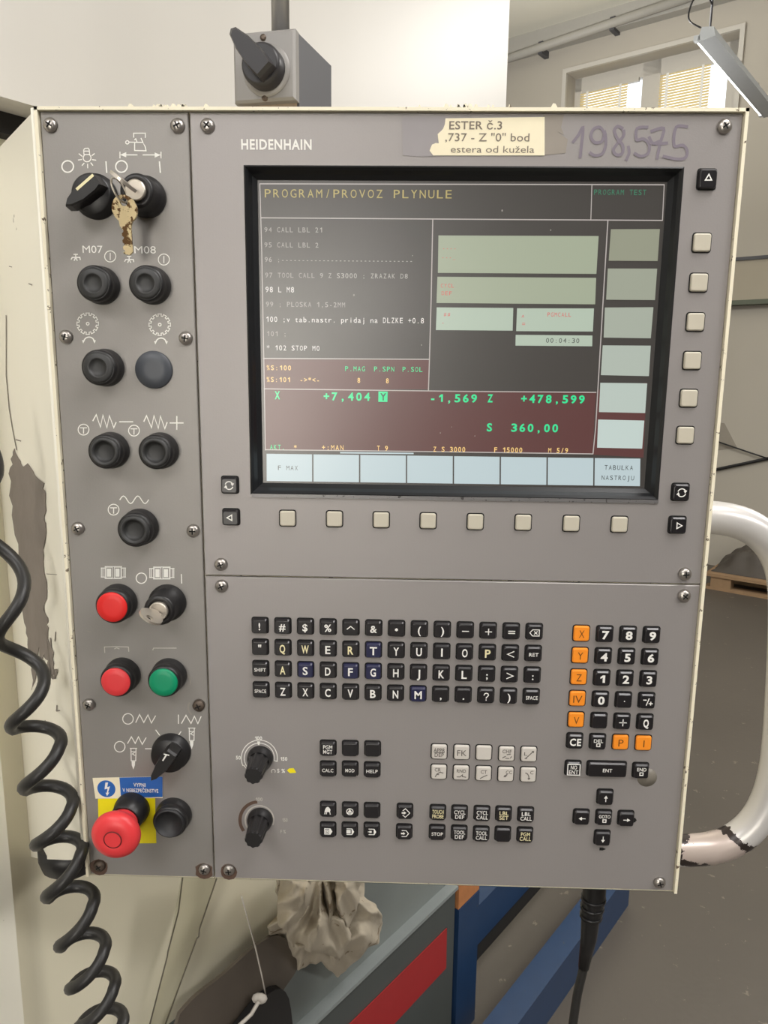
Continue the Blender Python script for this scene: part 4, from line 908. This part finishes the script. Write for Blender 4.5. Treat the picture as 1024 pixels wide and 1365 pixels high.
for j, row in enumerate(npad):
    for i, ch in enumerate(row):
        x, z = G(i, j); org = (i == 0 and j < 5) or (j == 5 and i > 1)
        nm_ = {(3,0): 'IV', (3,3): '-/+', (5,0): 'CE', (5,1): 'DEL', (4,1): None, (4,2): 'cross'}.get((j, i), ch)
        o, y = key_obj('keyorange' if org else 'keyblack', kbd, x, z, label=('blank black key in the number pad' if nm_ is None else '%s number pad key marked %s' % ('orange' if org else 'black', nm_)))
        if nm_ is None: continue
        if org: legend(o, x, z, y, 't', nm_, 'brown', .0062, -.002, 1.05)
        elif nm_ == 'CE': legend(o, x, z, y, 't', 'CE', 'white', .0060, .03, .85)
        elif nm_ == 'DEL': legend(o, x, z+.0018, y, 'tt', 'DEL', 'white'); legend(o, x, z-.0018, y-.00005, 's', [[(-1.3,1.2),(1.3,1.2),(1.3,-1.2),(-1.3,-1.2),(-1.3,1.2)]], 'white')
        elif nm_ == '-/+': legend(o, x, z, y, 's', [[(-3.6,1.6),(-1.2,1.6)],[(-1,-3),(1,3)],[(1,-1.4),(4,-1.4)],[(2.5,-2.8),(2.5,.1)]], 'white')
        elif nm_ == '.': legend(o, x, z, y, 's', [[(-.2,0),(.2,0)],[(0,-.3),(0,.3)]], 'white')
        elif nm_ == 'cross': legend(o, x, z, y, 's', [[(-2.9,0),(-.8,0)],[(.8,0),(2.9,0)],[(0,.8),(0,2.9)],[(0,-.8),(0,-2.9)],[(0,-.1),(0,.1)]], 'white')
        else: legend(o, x, z, y, 't', nm_, 'white', .0064, .035, 1.15)
SQ = [[(-1.3,1.2),(1.3,1.2),(1.3,-1.2),(-1.3,-1.2),(-1.3,1.2)]]
def one(px, py, kind, leg, wx=.0126, wz=.0126, label='', parent=kbd, m_='white', **kw):
    d = .0024 if kind in ('keybeige','keywhite') else .0038
    c = pp(px, py, d); o, y = key_obj(kind, parent, c.x, c.z, wx, wz, label or None)
    if leg:
        for l in (leg if isinstance(leg, list) else [leg]): legend(o, c.x + (l[3] if len(l) > 3 else 0), c.z + (l[2] if len(l) > 2 else 0), y - random.uniform(0,.00003), l[0], l[1], m_, **kw)
    return o
one(765,1026,'keyblack', [('tt','NO|ENT'), ('s', [[(-5.1,4.9),(5.1,4.9),(5.1,-4.7),(-5.1,-4.7),(-5.1,4.9)]])], label='black key marked NO ENT')
one(810,1027,'keyblack', ('tt','ENT'), wx=.0322, label='wide black key marked ENT')
ed = pp(862.6, 1036.3); lab(MB().lathe(ed.x, ed.z, [(.0083, 0), (.0083, .0002), (.0001, .0002)], 28).build('worn_disc', mat('worn_disc_grey', (128,122,112), .4), kbd), 'round dull mark behind the END key')
one(855.4,1029,'keyblack', [('tt','END',.0022), ('s', SQ, -.0018)], label='black key marked END')
AR = lambda dx, dy: ('p', ([[(-dx*2.8,-dy*2.8),(dx*.6,dy*.6)]], [[(dx*2.9, dy*2.9), (dx*.2-dy*1.7, dy*.2+dx*1.7), (dx*.2+dy*1.7, dy*.2-dx*1.7)][::(1 if True else -1)]]))
one(807.8,1064.5,'keyblack', AR(0,1), label='black arrow key pointing up'); one(776,1091,'keyblack', AR(-1,0), label='black arrow key pointing left')
one(835.7,1093,'keyblack', AR(1,0), label='black arrow key pointing right'); one(804,1119,'keyblack', AR(0,-1), label='black arrow key pointing down')
one(806,1091.6,'keyblack', [('tt','GOTO',.0022), ('s', SQ, -.0018)], label='black key marked GOTO')
for a, b, dx, dy in ((846.5,1093,2.5,3.5),(803.5,1131.5,4.5,2.2)):
    c = pp(a, b); MB().prism([(c.x+i*.0006*dx, -.0001, c.z+j*.0006*dy) for i, j in ((-1,1),(0,1),(1,0),(0,-1),(-1,-1))], V((0,-.0003,0))).build('worn_corner', M['keygap'], kbd)
for a, b, l in ((437,999,'PGM|MGT'),(466.7,999.4,None),(496.5,1000,None),(437,1026.8,'CALC'),(466.5,1026.9,'MOD'),(496,1028,'HELP')):
    one(a, b, 'keyblack', ('tt', l) if l else None, label='black key marked '+l.replace('|',' ') if l else 'blank black key beside PGM MGT')
CI = lambda r, a0=0, a1=360, n=16, cx=0, cy=0: [(cx + r*math.cos(math.radians(a0+(a1-a0)*i/n)), cy + r*math.sin(math.radians(a0+(a1-a0)*i/n))) for i in range(n+1)]
hand = ([[(-2.2,0),(-2.6,-3)],[(1.6,-.5),(2.2,-3.2)],[(-1,-1),(-1.2,-3)]], [[(-2.5,-1),(1.8,-1),(2.4,1.2),(1.2,3.2),(0,4),(-1.4,3),(-2.4,1)]])
wheel = ([CI(2.8), [(0,2.2),(0,.5)], [(-2.2,-1.6),(2.2,-1.6),(0,1.6),(-2.2,-1.6)]], [[(-.9,-.9),(.9,-.9),(.9,.6),(-.9,.6)]])
one(437,1080.7,'keyblack', ('p', hand), label='black key with a hand symbol'); one(466.5,1081.6,'keyblack', ('p', wheel), label='black key with a handwheel symbol'); one(495.8,1082.3,'keyblack', None, label='blank black key beside the handwheel key')
hd = [(1.8,2.9),(2.4,2.9),(4,0),(2.4,-2.9),(1.8,-2.9)][::-1]
one(437,1108,'keyblack', ('p', ([[(-2.6,2.6),(1.6,2.6),(1.6,-2.6),(-2.6,-2.6),(-2.6,2.6)], [(-1.6,1.4),(.6,1.4),(.6,-1.4),(-1.6,-1.4),(-1.6,1.4)]], [hd, [(-.9,-.6),(-.1,-.6),(-.1,.6),(-.9,.6)]])), label='black key with a framed block symbol')
one(466,1108.3,'keyblack', ('p', ([[(-2.4,2.7),(1.8,2.7)],[(-2.4,-2.7),(1.8,-2.7)]], [hd, [(-2.6,-1.7),(1,-1.7),(1,1.7),(-2.6,1.7)]])), label='black key with a solid block symbol')
one(495.5,1108.6,'keyblack', ('p', ([[(-2.4,2.6),(2,2.6)],[(-2.4,-2.6),(2,-2.6)],[(-3,0),(0,0)]], [hd, [(-2,-.9),(0,-.9),(0,.9),(-2,.9)]])), label='black key with an arrow into a block symbol')
one(539.9,1083.4,'keyblack', ('p', ([[(-1.8,2),(.4,4),(4.2,0),(.4,-4),(-1.8,-2)]], [[(-2.8,-.7),(-.8,-.7),(-.8,-1.5),(1.2,0),(-.8,1.5),(-.8,.7),(-2.8,.7)]])), label='black key with a diamond symbol')
one(539,1110.8,'keyblack', ('p', ([[(-2,2.8),(1.6,2.8),(3.6,0),(1.6,-2.8),(-2,-2.8)]], [[(-2.8,-.7),(-.8,-.7),(-.8,-1.5),(1.0,0),(-.8,1.5),(-.8,.7),(-2.8,.7)]])), label='black key with an open block symbol')
for a, b, l in ((584,1085,'TOUCH|PROBE'),(613,1085.7,'CYCL|DEF'),(643,1086.4,'CYCL|CALL'),(672,1087,'LBL|SET'),(701.6,1088,'LBL|CALL'),(583,1111.6,'STOP'),(612.6,1112.4,'TOOL|DEF'),(642,1113.6,'TOOL|CALL'),(671,1114,None),(700.5,1115,'PGM|CALL')):
    one(a, b, 'keyblack', ('tt', l) if l else None, label='black key marked '+l.replace('|',' ') if l else 'blank black key beside PGM CALL', m_='cream' if l in ('LBL|SET','PGM|CALL','TOUCH|PROBE') else 'white')
M['greyprint'] = mat('grey_print', (104,98,92), .6)
WK = [(585.7,1003,'APPR DEP'),(615.8,1003.7,'FK'),(645.4,1004.4,''),(675.8,1005.7,'CHF'),(705.4,1006.3,'L'),(585.2,1030,'CR'),(615,1031,'RND'),(645,1032,'CT'),(674.6,1033,'CC'),(704.7,1033.6,'C')]
for a, b, l in WK:
    lg = {'APPR DEP': [('tt','APPR|DEP'), ('s',[[(-4,.2),(4,.2)]])], 'FK': ('t','FK'), 'CHF': [('tt','CHF',.0028), ('s',[[(-3.5,-3),(-1,-1.5)],[(0,0),(3,.6)],[(3,-3),(4,-1.6)],[(-1,-3.2),(2,-3.4)]])],
          'L': [('tt','L',.001,-.0028), ('s',[[(-2.6,-3),(3,3)],[(-3.4,-3.2),(-2,-3.2),(-2.4,-2.2)],[(2.4,3.4),(3.6,3.4),(3.4,2.2)]])], 'CR': [('tt','CR',.0028,-.001), ('s',[[(-3,-3.6),(-1.5,-1),(1,.6),(3.6,0)],[(-2,-1.4),(0,-1.6)]])],
          'RND': [('tt','RND',.0024), ('s',[[(-3.6,-3),(-1,-3),(1,-1),(1,-2.6),(4,-3.2)]])], 'CT': [('tt','CT',.0022), ('s',[[(-2.8,-3.8),(0,-2),(2.8,-.6)]])], 'CC': [('tt','CC',.0026,.0024), ('s',[[(-1.6,-1.6),(1,1)],[(-.6,-1.6),(.4,-.4),(-1.4,-.6)]])], 'C': [('tt','C',.0028,.0026), ('s',[[(-2.6,2.4),(-1,1.6),(.2,-.4),(.4,-3.4)],[(-.4,-2.6),(.4,-3.4),(1.2,-2.4)]])]}.get(l)
    one(a, b, 'keywhite', lg, label=('white key marked '+l) if l else 'blank white key', m_='greyprint', **({'h': .0052, 'bold': 0.0} if l == 'FK' else {}))
# soft keys round the screen
for a, b in ((383,691.5),(445.7,692.3),(508.2,693.5),(571,694.8),(634,696),(698,697),(762.3,698.4),(826.6,699.6)): one(a, b, 'keybeige', None, .0122, .0122, 'beige soft key below the screen', mon)
for a, b in ((937,323),(932.8,376.4),(928.4,429),(924,480.6),(919.4,531),(914.8,580.4)): one(a, b, 'keybeige', None, .0126, .0128, 'beige soft key right of the screen', mon)
TRI = lambda a: [[(2.6*math.cos(a+k), 2.6*math.sin(a+k)) for k in (0, 2.1, 4.2, 0)]]
one(944.7,237.4,'keyblack', ('s', TRI(math.pi/2)), .0128, .0134, 'black key with an up triangle', mon)
one(904.8,700.6,'keyblack', ('s', TRI(0)), .0128, .0128, 'black key with a right triangle', mon); one(307,690,'keyblack', ('s', TRI(math.pi)), .0128, .0124, 'black key with a left triangle', mon)
for a, b in ((908.9,656.6),(305.5,647)): one(a, b, 'keyblack', ('s', [CI(3.1,20,160), CI(3.1,200,340), [(3.6,1.6),(2.6,.2),(1.8,1.6)], [(-3.6,-1.6),(-2.6,-.2),(-1.8,-1.6)]]), .0128, .0128, 'black key with a circling arrows symbol', mon)
# override knobs
def pot(px, py, tx, ty, label, rb, rt, d):
    c = pp(px, py); x, z = c.x, c.z
    q = MB(); q.lathe(x, z, [(rb*1.12, 0), (rb*1.10, .004), (rb, .0055), (rb*.92, .008)], 36, cap1=False)
    q.lathe(x, z, [(rb*.93, .006), (rb*.88, .011), (rt*1.04, d-.0015), (rt*.96, d)], 36, smooth=False, knurl=.09)
    return lab(q.build('override_knob', M['black'], kbd, (x, 0, z)), label)
pot(347, 1010, 0, 0, 'upper black override knob', .0098, .0072, .030); pot(347, 1092, 0, 0, 'lower black override knob', .0098, .0072, .030)
q = MB(); strokes(q, [circ(345.8,1010.5,24,-10,205,36), circ(345.8,1010.5,20,-10,215,36), [(325,1020),(329,1025)], [(366,1014),(370,1015)]], 1.3, Y1)
q.poly([pp(a, b)+V((0,Y1-.00016,0)) for a, b in ((343,988),(347,988),(346,993),(344,993))][::-1])
ptext(q, '100', 340, 349.5, 984, 4.6, Y1, .03); ptext(q, '50', 314.5, 321, 1010, 4.6, Y1, .03); ptext(q, '150', 374, 383, 1011.6, 4.6, Y1, .03); ptext(q, 'S %', 369.5, 380, 1027.5, 4.8, Y1, .03)
strokes(q, [circ(364.5,1028,2.6,-40,220,10)], 1, Y1)
lab(q.build('dial_print', M['white'], kbd), 'white dial scale around the upper knob')
q = MB(); strokes(q, [circ(346,1093,19,-20,225,36)], 2.0, Y1); ptext(q, '100', 341, 350, 1065.5, 4.4, Y1, .02); ptext(q, '150', 376.5, 383.5, 1093, 4.4, Y1, .02); ptext(q, 'F %', 374, 381, 1108.5, 4.4, Y1, .02)
lab(q.build('dial_print', M['worn'], kbd), 'worn dial scale around the lower knob')
q = MB(); strokes(q, [circ(344,1093,24,95,215,20)], 5, Y1+.00004); lab(q.build('grime_ring', M['rustring'], kbd), 'brown grime left of the lower knob')
q = MB(); q.prism([pp(382.5+a, 1023.8+b)+V((0,-.0001,0)) for a, b in ((0,3),(3,.5),(9,0),(12.5,6),(9,6.4),(4,6.6))], V((0,-.0001,0))); lab(q.build('yellow_mark', M['yellow'], kbd), 'small yellow paint mark by the upper dial')

# ------------------------------------------------------------------ rotary isolator box on top of the console
yb = .10; fl = hit(316, 141, V((0, yb, 0)), V((0,1,0)))
th2 = math.radians(11); bx_ = V((math.cos(th2), -math.sin(th2), 0)); by_ = V((math.sin(th2)*1.6, math.cos(th2), 0)).normalized()
fr_ = hit(397, 134, fl, V((0,1,0))); wbx = hit(397, 134, fl, -by_ if abs(by_.dot(bx_)) < 2 else by_)
nrm = V((-bx_.y, bx_.x, 0)); prt = hit(397, 134, fl, nrm); wbx = (prt - fl).length; htop = hit(314.5, 47, fl, nrm).z; hb_ = fl.z
dep = hit(433, 120, prt, V((by_.y, -by_.x, 0))); 
nside = V((by_.y, -by_.x, 0)); back = hit(433, 100, prt, nside); dlen = (back - prt).length
iso = thing('isolator_switch', 'grey isolator switch box with black lever on top of console', 'switch', V((fl.x+wbx/2, fl.y+dlen/2, TOP+rim)))
bxm = MB(); k0 = V((fl.x, fl.y, TOP+.003)) + nrm*.004
htop = hit(397, 41, prt, nrm).z
bxm.obox(k0, bx_*wbx, by_*dlen, UP*(htop-.0005-k0.z)); bxm.build('box', M['greyside'], iso)
cv = MB(); c8 = V((fl.x, fl.y, hb_)); f2_ = lambda i, o: [c8 + bx_*i + UP*i - nrm*o, c8 + bx_*(wbx-i) + UP*i - nrm*o, c8 + bx_*(wbx-i) + UP*(htop-hb_-i) - nrm*o, c8 + bx_*i + UP*(htop-hb_-i) - nrm*o]
cv.loops([f2_(0, -.006), f2_(0, .004), f2_(.002, .006)]); cv.build('cover', M['greybox'], iso)
MB().obox(k0 + bx_*.002 - nrm*.001, bx_*(wbx-.004), nrm*.006, UP*(hb_-k0.z)).build('gasket', mat('brown_gasket', (150,134,116), .7, var=.3, scale=200), iso)
hc = hit(352, 90, c8 - nrm*.012, nrm); 
def face_lathe(mb, c, prof, n=32):
    L = []
    for r_, o in prof: L.append([c - nrm*o + bx_*math.cos(2*math.pi*i/n)*r_ + UP*math.sin(2*math.pi*i/n)*r_ for i in range(n)])
    mb.loops(L, False, True, True, True)
rk = wbx*.31
q = MB(); face_lathe(q, hc, [(rk*1.22, -.0055), (rk*1.2, -.005), (rk*1.0, -.0045)]); q.build('switch_dial', M['greybox'], iso)
q = MB(); face_lathe(q, hc, [(rk, -.004), (rk, .006), (rk*.94, .009), (rk*.86, .010)])
tipc = hit(312.5, 43, c8 - nrm*.022, nrm); dv = (tipc - hc); dv = dv - nrm*dv.dot(nrm); ln = dv.length; dv.normalize(); dn = dv.cross(nrm).normalized()
o3 = [(-rk*.8, -rk*.45), (0, -rk*.52), (ln*.55, -rk*.42), (ln*.93, -rk*.22), (ln, 0), (ln*.93, rk*.22), (ln*.55, rk*.42), (0, rk*.52), (-rk*.8, rk*.45)]
q.loops([[hc + dv*a*k_ + dn*b*k_ - nrm*o for a, b in o3] for o, k_ in ((.006, 1.0), (.018, .98), (.022, .85))], False, True)
q.build('lever', mat('lever_black', (40,38,41), .4, var=.1), iso)
for a, b in ((351,50),(353,130)):
    c_ = hit(a, b, c8 - nrm*.006, nrm); q = MB(); face_lathe(q, c_, [(.0028, -.001), (.0026, .0008), (.001, .0012)], 14); q.build('cover_screw', M['dirty'], iso)
ct = hit(374, 38, c8 + nrm*dlen*.4, nrm); MB().tube([V((ct.x, ct.y, htop-.01)), V((ct.x, ct.y, 2.6))], .0078, 16).build('conduit', mat('conduit_grey', (160,158,156), .35, .4), iso)
MB().tube([V((ct.x, ct.y, htop-.004)), V((ct.x, ct.y, htop+.006))], .0105, 16).build('conduit_nut', M['greyside'], iso)

# ------------------------------------------------------------------ coiled cable on the left
KP = [(-40,560,'L'),(3,632,'R'),(-45,700,'L'),(38,793,'R'),(-8,858,'L'),(65,917,'R'),(10,972,'L'),(87,996,'R'),(27,1053,'L'),(103,1077,'R'),(43,1127,'L'),(116,1138,'R'),(57,1197,'L'),(132,1206,'R'),(74,1262,'L'),(147,1267,'R'),(88,1317,'L'),(160,1316,'R'),(100,1367,'L'),(171,1366,'R'),(110,1415,'L'),(180,1415,'R')]
yc = -.012; K3 = []
for a, b, s in KP: K3.append(pp(a + (8 if s == 'L' else -8), b, -yc))
cp = []
for i in range(len(K3)-1):
    a, b = K3[i], K3[i+1]; r_ = min(abs(b.x-a.x)/2, .021); fwd = KP[i][2] == 'R'
    for k in range(14):
        t = k/14; x = (a.x+b.x)/2 + (a.x-b.x)/2*math.cos(math.pi*t); z = lerp(a.z, b.z, t)
        cp.append(V((x, yc - (r_ if fwd else -r_)*math.sin(math.pi*t), z)))
cp.append(K3[-1])
tag(MB().tube(cp, .0053, 10).build('coiled_cable', M['cable']), 'black coiled rubber cable hanging down the left side of console', 'cable')
# cable under the console
hc_ = [(793,1178),(792,1192),(790,1212),(787,1226),(785,1250),(778,1290),(770,1325),(764,1365),(760,1400)]
P = [pp(a, b, -.04) for a, b in hc_]
dc = thing('drop_cable', 'black cable with thick plug hanging from the console bottom edge', 'cable', P[-1])
MB().tube(smooth_path(P[2:]), .0042, 12).build('cable', M['cable'], dc)
q = MB(); q.tube([P[0]+UP*.02, P[0], P[1], P[2], P[3], P[4], P[5]], [.0105,.0105,.0105,.0098,.0085,.0075,.005], 16); q.build('plug', M['black'], dc)
for t_ in range(3): c_ = P[1].lerp(P[3], t_/3+.1); MB().tube([c_, c_ - UP*.003], .0115-.0005*t_, 16).build('ridge', M['black'], dc)
